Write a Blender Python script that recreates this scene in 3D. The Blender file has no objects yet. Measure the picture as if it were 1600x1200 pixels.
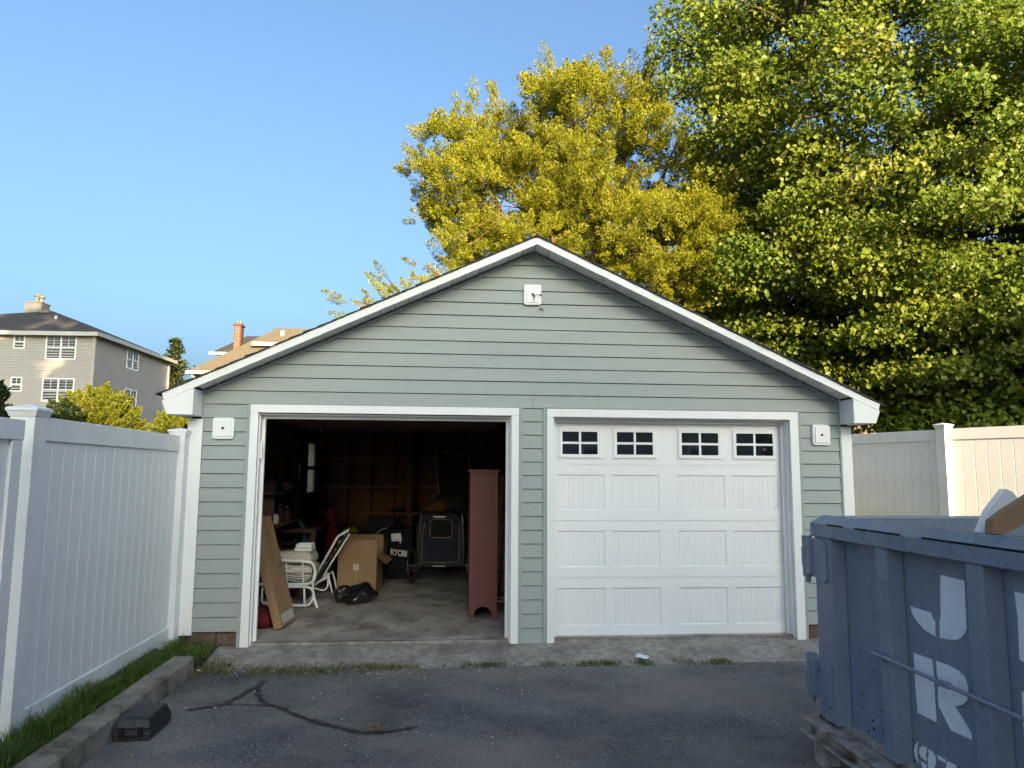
import bpy, bmesh, math, random
import numpy as np
from mathutils import Vector, Matrix
random.seed(7)
rng = np.random.default_rng(11)
sc = bpy.context.scene
C = bpy.data.collections.new('scene_objects'); sc.collection.children.link(C)

# ------------------------------------------------------------------ camera
F, YAW, PITCH, ROLL = 1164.78, 0.091202, 0.11793, 0.0064206
CAM = Vector((0.0, -7.0598, 1.5905))
fw = Vector((math.sin(YAW)*math.cos(PITCH), math.cos(YAW)*math.cos(PITCH), math.sin(PITCH)))
rt0 = Vector((math.cos(YAW), -math.sin(YAW), 0)); up0 = rt0.cross(fw)
rt = rt0*math.cos(ROLL) + up0*math.sin(ROLL); up = -rt0*math.sin(ROLL) + up0*math.cos(ROLL)
cd = bpy.data.cameras.new('camera'); cam = bpy.data.objects.new('camera', cd); C.objects.link(cam)
cd.sensor_width = 36; cd.lens = F/1600*36; cd.clip_start = 0.05; cd.clip_end = 2000
m = Matrix.Identity(4)
for i in range(3): m[i][0], m[i][1], m[i][2], m[i][3] = rt[i], up[i], -fw[i], CAM[i]
cam.matrix_world = m
sc.camera = cam

# ------------------------------------------------------------------ sky, sun, exposure
SUN_EL = math.radians(12.0); SUN_T = Vector((-0.30, 0.954, 0)).normalized()   # SUN_T: the way the light travels over the ground
w = bpy.data.worlds.new('World'); sc.world = w; w.use_nodes = True
nt = w.node_tree; nt.nodes.clear()
sky = nt.nodes.new('ShaderNodeTexSky'); sky.sky_type = 'NISHITA'; sky.sun_disc = False
sky.sun_elevation = SUN_EL; sky.sun_rotation = math.atan2(-SUN_T.x, -SUN_T.y)
sky.altitude = 0; sky.air_density = 0.76; sky.dust_density = 8.2; sky.ozone_density = 2.3
bg = nt.nodes.new('ShaderNodeBackground'); bg.inputs['Strength'].default_value = 0.142
wo = nt.nodes.new('ShaderNodeOutputWorld')
tn = nt.nodes.new('ShaderNodeMix'); tn.data_type = 'RGBA'; tn.blend_type = 'MULTIPLY'; tn.inputs[0].default_value = 1; tn.inputs[7].default_value = (.92, 1.03, 1.04, 1)
nt.links.new(sky.outputs[0], tn.inputs[6]); nt.links.new(tn.outputs[2], bg.inputs[0]); nt.links.new(bg.outputs[0], wo.inputs[0])
sl = bpy.data.lights.new('sun', 'SUN'); sl.energy = 4.5; sl.angle = math.radians(0.53); sl.color = (1.0, 0.74, 0.40)
so = bpy.data.objects.new('sun', sl); C.objects.link(so)
so.rotation_euler = Vector((SUN_T.x*math.cos(SUN_EL), SUN_T.y*math.cos(SUN_EL), -math.sin(SUN_EL))).to_track_quat('-Z', 'Y').to_euler()
so.location = (10, -30, 20)
sc.view_settings.view_transform = 'Standard'; sc.view_settings.look = 'None'
sc.view_settings.exposure = 1.74; sc.view_settings.gamma = 1.0

# ------------------------------------------------------------------ survey helpers: where a sight line meets a real plane
def ray(px, py): return fw + rt*((px-800)/F) - up*((py-600)/F)
def at_y(px, py, y): d = ray(px, py); return CAM + d*((y-CAM.y)/d.y)
def at_x(px, py, x): d = ray(px, py); return CAM + d*((x-CAM.x)/d.x)
def at_z(px, py, z): d = ray(px, py); return CAM + d*((z-CAM.z)/d.z)
def at_d(px, py, dist): return CAM + ray(px, py)*dist
def at_p(px, py, p0, n): d = ray(px, py); return CAM + d*((Vector(p0)-CAM).dot(n)/d.dot(n))

# ------------------------------------------------------------------ materials
MATS = {}
def nodes(name):
    m = bpy.data.materials.new(name); m.use_nodes = True
    n = m.node_tree.nodes; l = m.node_tree.links
    return m, n, l, n['Principled BSDF']
def mat(name, c1, c2=None, scale=4, rough=0.6, bump=0, bscale=60, metal=0, spec=0.4, stretch=(1,1,1), detail=6, lo=.35, hi=.65, dirt=None, dscale=1.5, dlo=.5, dhi=.7):
    m, n, l, b = nodes(name)
    b.inputs['Roughness'].default_value = rough; b.inputs['Metallic'].default_value = metal
    b.inputs['Specular IOR Level'].default_value = spec
    tc = n.new('ShaderNodeTexCoord'); mp = n.new('ShaderNodeMapping'); mp.inputs['Scale'].default_value = stretch
    l.new(tc.outputs['Object'], mp.inputs[0])
    c2 = c2 or tuple(x*0.9 for x in c1)
    nz = n.new('ShaderNodeTexNoise'); nz.inputs['Scale'].default_value = scale; nz.inputs['Detail'].default_value = detail
    l.new(mp.outputs[0], nz.inputs['Vector'])
    cr = n.new('ShaderNodeValToRGB'); e = cr.color_ramp.elements
    e[0].position, e[1].position = lo, hi; e[0].color = (*c1, 1); e[1].color = (*c2, 1)
    l.new(nz.outputs['Fac'], cr.inputs[0]); col = cr.outputs[0]
    if dirt:
        nd = n.new('ShaderNodeTexNoise'); nd.inputs['Scale'].default_value = dscale; nd.inputs['Detail'].default_value = 8; nd.inputs['Roughness'].default_value = .65
        l.new(mp.outputs[0], nd.inputs['Vector'])
        mr = n.new('ShaderNodeMapRange'); mr.inputs[1].default_value = dlo; mr.inputs[2].default_value = dhi; l.new(nd.outputs['Fac'], mr.inputs[0])
        mx = n.new('ShaderNodeMix'); mx.data_type = 'RGBA'; l.new(mr.outputs[0], mx.inputs[0]); l.new(col, mx.inputs[6]); mx.inputs[7].default_value = (*dirt, 1)
        col = mx.outputs[2]
    l.new(col, b.inputs['Base Color'])
    if bump:
        nb = n.new('ShaderNodeTexNoise'); nb.inputs['Scale'].default_value = bscale; nb.inputs['Detail'].default_value = 5
        l.new(mp.outputs[0], nb.inputs['Vector'])
        bp = n.new('ShaderNodeBump'); bp.inputs['Strength'].default_value = bump; bp.inputs['Distance'].default_value = 0.01
        l.new(nb.outputs['Fac'], bp.inputs['Height']); l.new(bp.outputs[0], b.inputs['Normal'])
    MATS[name] = m
    return m
def leafmat(name, ca, cb, cc, trans=0.35):
    m, n, l, b = nodes(name); n.remove(b)
    at = n.new('ShaderNodeAttribute'); at.attribute_name = 'tint'
    cr = n.new('ShaderNodeValToRGB'); e = cr.color_ramp.elements; e[0].color = (*ca, 1); e[1].color = (*cc, 1)
    k = e.new(0.5); k.color = (*cb, 1)
    l.new(at.outputs['Fac'], cr.inputs[0])
    df = n.new('ShaderNodeBsdfDiffuse'); tr = n.new('ShaderNodeBsdfTranslucent'); mx = n.new('ShaderNodeMixShader'); mx.inputs[0].default_value = trans
    gl = n.new('ShaderNodeBsdfGlossy'); gl.inputs['Roughness'].default_value = .45; gl.inputs[0].default_value = (.6, .6, .6, 1)
    m2 = n.new('ShaderNodeMixShader'); m2.inputs[0].default_value = 0.03
    l.new(cr.outputs[0], df.inputs[0]); l.new(cr.outputs[0], tr.inputs[0])
    l.new(df.outputs[0], mx.inputs[1]); l.new(tr.outputs[0], mx.inputs[2]); l.new(mx.outputs[0], m2.inputs[1]); l.new(gl.outputs[0], m2.inputs[2])
    l.new(m2.outputs[0], n['Material Output'].inputs[0])
    return m

VINYL = mat('white_vinyl', (.78, .79, .80), (.74, .755, .77), scale=1.2, rough=.38, dirt=(.57, .59, .55), dscale=2.6, dlo=.5, dhi=.88, stretch=(1, 1, .6))
TRIM = mat('white_trim', (.80, .80, .80), (.76, .77, .77), scale=2, rough=.42)
DOORW = mat('white_door_steel', (.80, .81, .82), (.77, .785, .80), scale=1.5, rough=.34, bump=.015, bscale=9)
SAGE = mat('sage_siding', (.325, .365, .35), (.29, .33, .318), scale=1.1, rough=.55, bump=.12, bscale=55, stretch=(.12, 1, 1.6), dirt=(.25, .29, .28), dscale=2.3, dlo=.5, dhi=.95)
SOFF = mat('grey_soffit', (.82, .81, .79), (.78, .77, .75), scale=3, rough=.5, bump=.03)
SHING = mat('black_shingle', (.035, .035, .04), (.07, .068, .07), scale=60, rough=.95, bump=.5, bscale=150)
CONC = mat('grey_concrete', (.36, .335, .30), (.21, .195, .175), scale=16, rough=.9, bump=.7, bscale=70, detail=12, lo=.32, hi=.68, dirt=(.16, .145, .125), dscale=2.6, dlo=.46, dhi=.66)
FLOOR = mat('garage_concrete', (.44, .405, .35), (.25, .225, .195), scale=2.5, rough=.75, bump=.25, bscale=60, detail=10, stretch=(1, .8, 1), lo=.3, hi=.7, dirt=(.14, .12, .098), dscale=3.4, dlo=.47, dhi=.66)
KERBM = mat('weathered_kerb_concrete', (.30, .27, .235), (.16, .145, .125), scale=7, rough=.95, bump=.8, bscale=70, detail=12, lo=.3, hi=.7, dirt=(.085, .08, .062), dscale=4.5, dlo=.46, dhi=.64)
SOIL = mat('soil', (.06, .045, .03), (.035, .028, .02), scale=12, rough=1, bump=.8, bscale=60)
LAWN = mat('lawn_ground', (.06, .075, .025), (.045, .05, .022), scale=3, rough=1, bump=.6, bscale=40)
BLOCK = mat('brown_block', (.15, .10, .075), (.09, .065, .05), scale=14, rough=.95, bump=.8, bscale=60, dirt=(.22, .19, .15), dscale=6, dlo=.55, dhi=.72)
STUDW = mat('old_brown_wood', (.10, .042, .024), (.055, .024, .015), scale=6, rough=.8, bump=.3, bscale=30, stretch=(.4, 1, .4))
REDST = mat('red_stained_stud', (.20, .06, .045), (.11, .035, .026), scale=5, rough=.8, bump=.3, bscale=30, stretch=(.4, 1, .4))
BOARDW = mat('redbrown_sheathing', (.25, .088, .045), (.11, .04, .024), scale=3, rough=.75, bump=.3, bscale=25, stretch=(.15, 1, 1))
def paint():
    m, n, l, b = nodes('blue_grey_paint'); MATS['blue_grey_paint'] = m
    tc = n.new('ShaderNodeTexCoord')
    def noise(sc_, det, loc=(0, 0, 0), st=(1, 1, 1)):
        mp = n.new('ShaderNodeMapping'); mp.inputs['Location'].default_value = loc; mp.inputs['Scale'].default_value = st; l.new(tc.outputs['Object'], mp.inputs[0])
        z = n.new('ShaderNodeTexNoise'); z.inputs['Scale'].default_value = sc_; z.inputs['Detail'].default_value = det; z.inputs['Roughness'].default_value = .62; l.new(mp.outputs[0], z.inputs['Vector']); return z.outputs['Fac']
    def ramp(f, lo, hi, a=1.0):
        r = n.new('ShaderNodeMapRange'); r.inputs[1].default_value = lo; r.inputs[2].default_value = hi; r.inputs[4].default_value = a; l.new(f, r.inputs[0]); return r.outputs[0]
    def mix(f, ca, cb):
        x = n.new('ShaderNodeMix'); x.data_type = 'RGBA'; l.new(f, x.inputs[0])
        for i, c in ((6, ca), (7, cb)):
            if isinstance(c, tuple): x.inputs[i].default_value = (*c, 1)
            else: l.new(c, x.inputs[i])
        return x.outputs[2]
    c = mix(ramp(noise(2.2, 6), .35, .65), (.222, .262, .325), (.20, .238, .30))
    c = mix(ramp(noise(3.5, 8, (3, 1, 0), (1, 2.2, .35)), .52, .95, .55), c, (.12, .15, .20))       # run-down grime
    c = mix(ramp(noise(9, 9, (8, 2, 5), (1, .35, 2.5)), .68, .76, .5), c, (.26, .315, .385))          # scuffs along the side
    c = mix(ramp(noise(26, 6, (1, 9, 4)), .69, .73, .9), c, (.07, .045, .035))                       # chips gone to rust
    l.new(c, b.inputs['Base Color']); b.inputs['Roughness'].default_value = .45
    l.new(ramp(noise(7, 5, (5, 5, 5)), .3, .7, .62), b.inputs['Roughness'])
    bp = n.new('ShaderNodeBump'); bp.inputs['Strength'].default_value = .22; bp.inputs['Distance'].default_value = .03; l.new(noise(4.5, 2, (2, 2, 2)), bp.inputs['Height'])
    b2 = n.new('ShaderNodeBump'); b2.inputs['Strength'].default_value = .15; b2.inputs['Distance'].default_value = .004; l.new(noise(60, 4), b2.inputs['Height']); l.new(bp.outputs[0], b2.inputs['Normal']); l.new(b2.outputs[0], b.inputs['Normal'])
    return m
BLUE = paint()
BLUEW = mat('worn_blue_paint', (.20, .25, .325), (.165, .21, .28), scale=5, rough=.5, bump=.15, bscale=25, dirt=(.035, .045, .06), dscale=16, dlo=.62, dhi=.72)
STENC = mat('white_stencil_paint', (.84, .86, .88), (.79, .82, .85), scale=6, rough=.6, dirt=(.42, .47, .55), dscale=9, dlo=.6, dhi=.8)
RUSTW = mat('weathered_steel', (.42, .39, .36), (.22, .19, .17), scale=10, rough=.8, bump=.5, bscale=40, detail=10, dirt=(.10, .045, .025), dscale=7, dlo=.52, dhi=.65)
RUST = mat('rust', (.10, .038, .02), (.05, .02, .012), scale=20, rough=.95, bump=.8, bscale=60)
CARD = mat('cardboard', (.30, .185, .10), (.26, .16, .088), scale=3, rough=.85, bump=.06, bscale=90)
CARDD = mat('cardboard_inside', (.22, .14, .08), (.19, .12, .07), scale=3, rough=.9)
WHITEP = mat('white_tube_paint', (.72, .72, .70), (.66, .66, .64), scale=8, rough=.4)
CUSH = mat('beige_cushion', (.50, .45, .38), (.44, .39, .33), scale=30, rough=.95, bump=.2, bscale=120)
BAG = mat('black_plastic_bag', (.008, .008, .009), (.014, .014, .015), scale=6, rough=.28, bump=.6, bscale=16, spec=.6)
BLACK = mat('black_plastic', (.006, .0065, .0075), (.010, .0105, .0115), scale=9, rough=.6, bump=.1, bscale=40, spec=.12)
CASEM = mat('black_tool_case_plastic', (.014, .017, .024), (.024, .028, .036), scale=14, rough=.5, bump=.3, bscale=70, dirt=(.05, .05, .05), dscale=8, dlo=.6, dhi=.85)
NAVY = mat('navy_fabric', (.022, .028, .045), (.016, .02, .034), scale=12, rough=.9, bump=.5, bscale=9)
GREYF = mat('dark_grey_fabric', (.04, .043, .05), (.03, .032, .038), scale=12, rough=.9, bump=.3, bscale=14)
GOLD = mat('gold_piping', (.30, .19, .055), (.25, .16, .05), scale=9, rough=.6)
RUBBER = mat('rubber', (.012, .012, .012), (.02, .02, .02), scale=20, rough=.85)
STEEL = mat('steel', (.35, .35, .36), (.30, .30, .31), scale=12, rough=.35, metal=1)
REDC = mat('red_brown_paint', (.165, .052, .045), (.135, .042, .037), scale=3, rough=.55, bump=.1, bscale=30, stretch=(2, 2, .3), dirt=(.10, .035, .03), dscale=5, dlo=.6, dhi=.8)
REDF = mat('red_fabric', (.17, .012, .02), (.12, .008, .014), scale=8, rough=.9, bump=.4, bscale=12)
TEAL = mat('teal_fabric', (.03, .12, .17), (.02, .09, .13), scale=8, rough=.8)
YELL = mat('yellow_green_plastic', (.30, .30, .02), (.24, .25, .02), scale=8, rough=.6)
ORANG = mat('orange_brown_cloth', (.20, .075, .015), (.14, .05, .012), scale=6, rough=.9, bump=.4, bscale=14)
WICK = mat('dark_wicker', (.05, .04, .03), (.025, .02, .016), scale=50, rough=.8, bump=.8, bscale=50)
GREEN = mat('green_plastic', (.035, .07, .03), (.03, .055, .026), scale=8, rough=.55)
GREYH = mat('grey_house_siding', (.37, .35, .33), (.345, .325, .31), scale=2, rough=.7)
CREAM = mat('cream_siding', (.52, .47, .38), (.48, .43, .35), scale=2, rough=.7)
TANR = mat('tan_shingle', (.185, .155, .108), (.135, .112, .08), scale=6, rough=.95, bump=.5, bscale=20, stretch=(1, 1, 3))
DARKR = mat('charcoal_shingle', (.055, .053, .055), (.038, .037, .04), scale=4, rough=.95, bump=.5, bscale=15)
TRIMG = mat('greyed_trim', (.42, .42, .41), (.38, .38, .37), scale=3, rough=.6)
BRICK = mat('red_brick', (.155, .062, .042), (.11, .044, .032), scale=25, rough=.9, bump=.3, bscale=30)
BARK = mat('brown_bark', (.13, .085, .05), (.06, .042, .028), scale=7, rough=1, bump=1, bscale=22, stretch=(1, 1, .25))
BARKR = mat('red_cedar_bark', (.17, .085, .045), (.085, .045, .028), scale=7, rough=1, bump=1, bscale=22, stretch=(1, 1, .2))
WINSH = mat('pale_window_film', (.55, .53, .47), (.48, .46, .41), scale=3, rough=.7)
CHIMG = mat('shade_darkened_grey', (.15, .15, .148), (.13, .13, .128), scale=4, rough=.8)  # house siding grey darkened to put shade into the chimney's colour
FRAMEG = mat('dull_grey_metal', (.30, .30, .29), (.25, .25, .24), scale=9, rough=.5)
BLIND = mat('window_blind', (.40, .41, .40), (.34, .35, .35), scale=3, rough=.8)
PAPER = mat('white_foam_board', (.74, .74, .76), (.70, .70, .72), scale=3, rough=.6)
STUCC = mat('tan_stucco', (.20, .165, .12), (.16, .13, .095), scale=5, rough=.9)
STONE = mat('pale_stone', (.42, .40, .36), (.30, .28, .25), scale=10, rough=.9)
STRAW = mat('dry_leaves', (.20, .13, .04), (.13, .085, .03), scale=20, rough=.95)
TAR = mat('tar_sealer', (.022, .022, .025), (.045, .045, .047), scale=9, rough=.72, bump=.4, bscale=60)
DUCT = mat('debris_dark', (.045, .035, .025), (.10, .08, .055), scale=14, rough=.95, bump=.8, bscale=30)

m, n, l, b = nodes('window_glass'); GLASS = m      # dark reflective pane
b.inputs['Base Color'].default_value = (.012, .014, .016, 1); b.inputs['Roughness'].default_value = .02; b.inputs['IOR'].default_value = 2.0

def asphalt():
    m, n, l, b = nodes('worn_asphalt')
    tc = n.new('ShaderNodeTexCoord')
    big = n.new('ShaderNodeTexNoise'); big.inputs['Scale'].default_value = .75; big.inputs['Detail'].default_value = 7; big.inputs['Roughness'].default_value = .6
    l.new(tc.outputs['Object'], big.inputs['Vector'])
    cr = n.new('ShaderNodeValToRGB'); e = cr.color_ramp.elements
    e[0].position, e[1].position = .38, .62; e[0].color = (.066, .068, .076, 1); e[1].color = (.165, .160, .152, 1)
    k = e.new(.5); k.color = (.108, .109, .116, 1)
    l.new(big.outputs['Fac'], cr.inputs[0])
    # pale aggregate showing where the binder has worn off
    vo = n.new('ShaderNodeTexVoronoi'); vo.inputs['Scale'].default_value = 78; vo.inputs['Randomness'].default_value = 1
    l.new(tc.outputs['Object'], vo.inputs['Vector'])
    thr = n.new('ShaderNodeMapRange'); thr.inputs[1].default_value = .42; thr.inputs[2].default_value = .26; l.new(vo.outputs['Distance'], thr.inputs[0])
    sep = n.new('ShaderNodeSeparateColor'); l.new(vo.outputs['Color'], sep.inputs[0])
    wear = n.new('ShaderNodeTexNoise'); wear.inputs['Scale'].default_value = 1.7; wear.inputs['Detail'].default_value = 6
    l.new(tc.outputs['Object'], wear.inputs['Vector'])
    sub = n.new('ShaderNodeMath'); sub.operation = 'MULTIPLY_ADD'; sub.inputs[1].default_value = 2.4; sub.inputs[2].default_value = -.80
    l.new(wear.outputs['Fac'], sub.inputs[0])
    lt = n.new('ShaderNodeMath'); lt.operation = 'LESS_THAN'; l.new(sep.outputs[0], lt.inputs[0]); l.new(sub.outputs[0], lt.inputs[1])
    mul = n.new('ShaderNodeMath'); mul.operation = 'MULTIPLY'; l.new(thr.outputs[0], mul.inputs[0]); l.new(lt.outputs[0], mul.inputs[1])
    stc = n.new('ShaderNodeValToRGB'); stc.color_ramp.elements[0].color = (.16, .155, .145, 1); stc.color_ramp.elements[1].color = (.42, .405, .375, 1)
    l.new(sep.outputs[1], stc.inputs[0])
    v2 = n.new('ShaderNodeTexVoronoi'); v2.inputs['Scale'].default_value = 150; l.new(tc.outputs['Object'], v2.inputs['Vector'])
    t2 = n.new('ShaderNodeMapRange'); t2.inputs[1].default_value = .45; t2.inputs[2].default_value = .2; l.new(v2.outputs['Distance'], t2.inputs[0])
    s2 = n.new('ShaderNodeSeparateColor'); l.new(v2.outputs['Color'], s2.inputs[0])
    w2 = n.new('ShaderNodeMath'); w2.operation = 'MULTIPLY_ADD'; w2.inputs[1].default_value = 3.2; w2.inputs[2].default_value = -1.15; l.new(big.outputs['Fac'], w2.inputs[0])
    l2 = n.new('ShaderNodeMath'); l2.operation = 'LESS_THAN'; l.new(s2.outputs[0], l2.inputs[0]); l.new(w2.outputs[0], l2.inputs[1])
    f2 = n.new('ShaderNodeMath'); f2.operation = 'MULTIPLY'; l.new(t2.outputs[0], f2.inputs[0]); l.new(l2.outputs[0], f2.inputs[1])
    m0 = n.new('ShaderNodeMix'); m0.data_type = 'RGBA'; l.new(f2.outputs[0], m0.inputs[0]); l.new(cr.outputs[0], m0.inputs[6]); m0.inputs[7].default_value = (.23, .22, .20, 1)
    mx = n.new('ShaderNodeMix'); mx.data_type = 'RGBA'; l.new(mul.outputs[0], mx.inputs[0]); l.new(m0.outputs[2], mx.inputs[6]); l.new(stc.outputs[0], mx.inputs[7])
    # dusty sand patches
    du = n.new('ShaderNodeTexNoise'); du.inputs['Scale'].default_value = .9; du.inputs['Detail'].default_value = 9; du.inputs['Roughness'].default_value = .62
    mp = n.new('ShaderNodeMapping'); mp.inputs['Location'].default_value = (3.1, 7.7, 0); l.new(tc.outputs['Object'], mp.inputs[0]); l.new(mp.outputs[0], du.inputs['Vector'])
    dr = n.new('ShaderNodeMapRange'); dr.inputs[1].default_value = .49; dr.inputs[2].default_value = .68; dr.inputs[4].default_value = .6; l.new(du.outputs['Fac'], dr.inputs[0])
    m2 = n.new('ShaderNodeMix'); m2.data_type = 'RGBA'; l.new(dr.outputs[0], m2.inputs[0]); l.new(mx.outputs[2], m2.inputs[6]); m2.inputs[7].default_value = (.235, .205, .165, 1)
    l.new(m2.outputs[2], b.inputs['Base Color'])
    b.inputs['Roughness'].default_value = .85; b.inputs['Specular IOR Level'].default_value = .35
    fine = n.new('ShaderNodeTexNoise'); fine.inputs['Scale'].default_value = 110; fine.inputs['Detail'].default_value = 4; l.new(tc.outputs['Object'], fine.inputs['Vector'])
    ad = n.new('ShaderNodeMath'); l.new(fine.outputs['Fac'], ad.inputs[0]); l.new(mul.outputs[0], ad.inputs[1])
    bp = n.new('ShaderNodeBump'); bp.inputs['Strength'].default_value = .55; bp.inputs['Distance'].default_value = .006
    l.new(ad.outputs[0], bp.inputs['Height']); l.new(bp.outputs[0], b.inputs['Normal'])
    return m
ASPH = asphalt()

# ------------------------------------------------------------------ mesh builder
class MB:
    def __init__(s): s.v = []; s.f = []
    def add(s, vs, fs):
        o = len(s.v); s.v += [tuple(p) for p in vs]; s.f += [tuple(i+o for i in f) for f in fs]; return s
    def box(s, x0, x1, y0, y1, z0, z1):
        x0, x1 = min(x0, x1), max(x0, x1); y0, y1 = min(y0, y1), max(y0, y1); z0, z1 = min(z0, z1), max(z0, z1)
        return s.add([(x0,y0,z0),(x1,y0,z0),(x1,y1,z0),(x0,y1,z0),(x0,y0,z1),(x1,y0,z1),(x1,y1,z1),(x0,y1,z1)],
                     [(0,3,2,1),(4,5,6,7),(0,1,5,4),(1,2,6,5),(2,3,7,6),(3,0,4,7)])
    def obox(s, c, ax, ay, az, hx, hy, hz):     # box along three axes
        c, ax, ay, az = Vector(c), Vector(ax).normalized(), Vector(ay).normalized(), Vector(az).normalized()
        vs = [c + ax*hx*i + ay*hy*j + az*hz*k for k in (-1,1) for i, j in ((-1,-1),(1,-1),(1,1),(-1,1))]
        return s.add(vs, [(0,3,2,1),(4,5,6,7),(0,1,5,4),(1,2,6,5),(2,3,7,6),(3,0,4,7)])
    def prism(s, poly, d):                       # polygon (3D points) pushed along d
        n = len(poly); d = Vector(d); a = [Vector(p) for p in poly]; b = [p + d for p in a]
        return s.add(a + b, [tuple(range(n-1, -1, -1)), tuple(range(n, 2*n))] + [(i, (i+1) % n, n+(i+1) % n, n+i) for i in range(n)])
    def tube(s, pts, r, k=8, closed=False, r2=None):
        pts = [Vector(p) for p in pts]; n = len(pts); vs = []; pu = None
        for i, p in enumerate(pts):
            t = (pts[(i+1) % n] - pts[i-1]) if closed else (pts[min(i+1, n-1)] - pts[max(i-1, 0)])
            t = t.normalized() if t.length > 1e-9 else Vector((0, 0, 1))
            u = pu if pu else (Vector((0, 0, 1)) if abs(t.z) < .9 else Vector((1, 0, 0)))
            u = (u - t*u.dot(t)); u = u.normalized() if u.length > 1e-6 else t.orthogonal().normalized(); pu = u; q = t.cross(u)
            rr = r if r2 is None else r + (r2 - r)*i/max(1, n-1)
            vs += [p + (u*math.cos(2*math.pi*j/k) + q*math.sin(2*math.pi*j/k))*rr for j in range(k)]
        fs = [(i*k+j, i*k+(j+1) % k, ((i+1) % n)*k+(j+1) % k, ((i+1) % n)*k+j) for i in range(n if closed else n-1) for j in range(k)]
        if not closed: fs += [tuple(range(k-1, -1, -1)), tuple((n-1)*k+j for j in range(k))]
        return s.add(vs, fs)
    def cyl(s, a, b, r, k=14, r2=None): return s.tube([a, b], r, k, r2=r2)
    def lathe(s, c, prof, k=16, axis=(0, 0, 1)):
        c = Vector(c); ax = Vector(axis).normalized(); u = ax.orthogonal().normalized(); q = ax.cross(u); vs = []
        for r, h in prof: vs += [c + ax*h + (u*math.cos(2*math.pi*j/k) + q*math.sin(2*math.pi*j/k))*r for j in range(k)]
        fs = [(i*k+j, i*k+(j+1) % k, (i+1)*k+(j+1) % k, (i+1)*k+j) for i in range(len(prof)-1) for j in range(k)]
        fs += [tuple(range(k-1, -1, -1)), tuple((len(prof)-1)*k+j for j in range(k))]
        return s.add(vs, fs)
    def build(s, name, material, parent=None, smooth=False, bevel=0, kind=None, mesh=None, loc=None):
        me = bpy.data.meshes.new(name); me.from_pydata(s.v, [], s.f); me.update()
        if material: me.materials.append(material)
        bm = bmesh.new(); bm.from_mesh(me); bmesh.ops.recalc_face_normals(bm, faces=bm.faces); bm.to_mesh(me); bm.free()
        if smooth:
            for p in me.polygons: p.use_smooth = True
        return link(name, me, parent, bevel, kind)
def link(name, me, parent=None, bevel=0, kind=None):
    o = bpy.data.objects.new(name, me); C.objects.link(o)
    if parent is not None:
        o.parent = parent; o.matrix_parent_inverse = Matrix.Translation(-Vector(wloc(parent)))
    if bevel:
        md = o.modifiers.new('bevel', 'BEVEL'); md.width = bevel; md.segments = 2; md.limit_method = 'ANGLE'; md.angle_limit = .6
    if kind: o['kind'] = kind
    return o
def wloc(o):                                     # things sit at their base, parts keep world coordinates
    return o.location if o.parent is None else (0, 0, 0)
def tag(o, label, cat, group=None, kind=None):
    o['label'] = label; o['category'] = cat
    if group: o['group'] = group
    if kind: o['kind'] = kind
    return o
def thing(name, label, cat, loc, group=None):
    o = bpy.data.objects.new(name, None); C.objects.link(o); o.empty_display_size = .2; o.location = loc
    return tag(o, label, cat, group)
def clone(o, parent, off):                       # a piece sharing mesh data, moved by off
    c = o.copy(); C.objects.link(c); c.parent = parent
    c.matrix_parent_inverse = Matrix.Translation(-Vector(wloc(parent))); c.location = Vector(o.location) + Vector(off); return c
def fractal(me, amp, freq, seed=0):
    from mathutils import noise
    for v in me.vertices:
        q = v.co*freq + Vector((seed*7.3, seed*3.1, seed))
        v.co += Vector((noise.noise(q), noise.noise(q + Vector((31, 0, 0))), noise.noise(q + Vector((0, 47, 0)))))*amp
def from_np(name, V, Fc, k, material, tint=None, parent=None, kind=None, smooth=False):
    me = bpy.data.meshes.new(name); nv, nf = len(V), len(Fc)
    me.vertices.add(nv); me.vertices.foreach_set('co', V.astype(np.float32).ravel())
    me.loops.add(nf*k); me.loops.foreach_set('vertex_index', Fc.astype(np.int32).ravel())
    me.polygons.add(nf); me.polygons.foreach_set('loop_start', np.arange(0, nf*k, k, dtype=np.int32))
    if smooth: me.polygons.foreach_set('use_smooth', np.ones(nf, dtype=bool))
    if tint is not None:
        a = me.attributes.new('tint', 'FLOAT', 'POINT'); a.data.foreach_set('value', tint.astype(np.float32))
    me.update(calc_edges=True); me.materials.append(material)
    return link(name, me, parent, 0, kind)
def sheet(name, x0, x1, y0, y1, z, nx, ny, material, zf=None, edge=None, kind='structure', parent=None):
    xs = np.linspace(x0, x1, nx+1); ys = np.linspace(y0, y1, ny+1); V = []
    for j, y in enumerate(ys):
        for i, x in enumerate(xs):
            yy = y + (edge(x, j == 0, j == ny) if edge else 0)
            V.append((x, yy, z + (zf(x, yy) if zf else 0)))
    Fc = [(j*(nx+1)+i, j*(nx+1)+i+1, (j+1)*(nx+1)+i+1, (j+1)*(nx+1)+i) for j in range(ny) for i in range(nx)]
    return from_np(name, np.array(V), np.array(Fc), 4, material, kind=kind, parent=parent, smooth=True)

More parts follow.
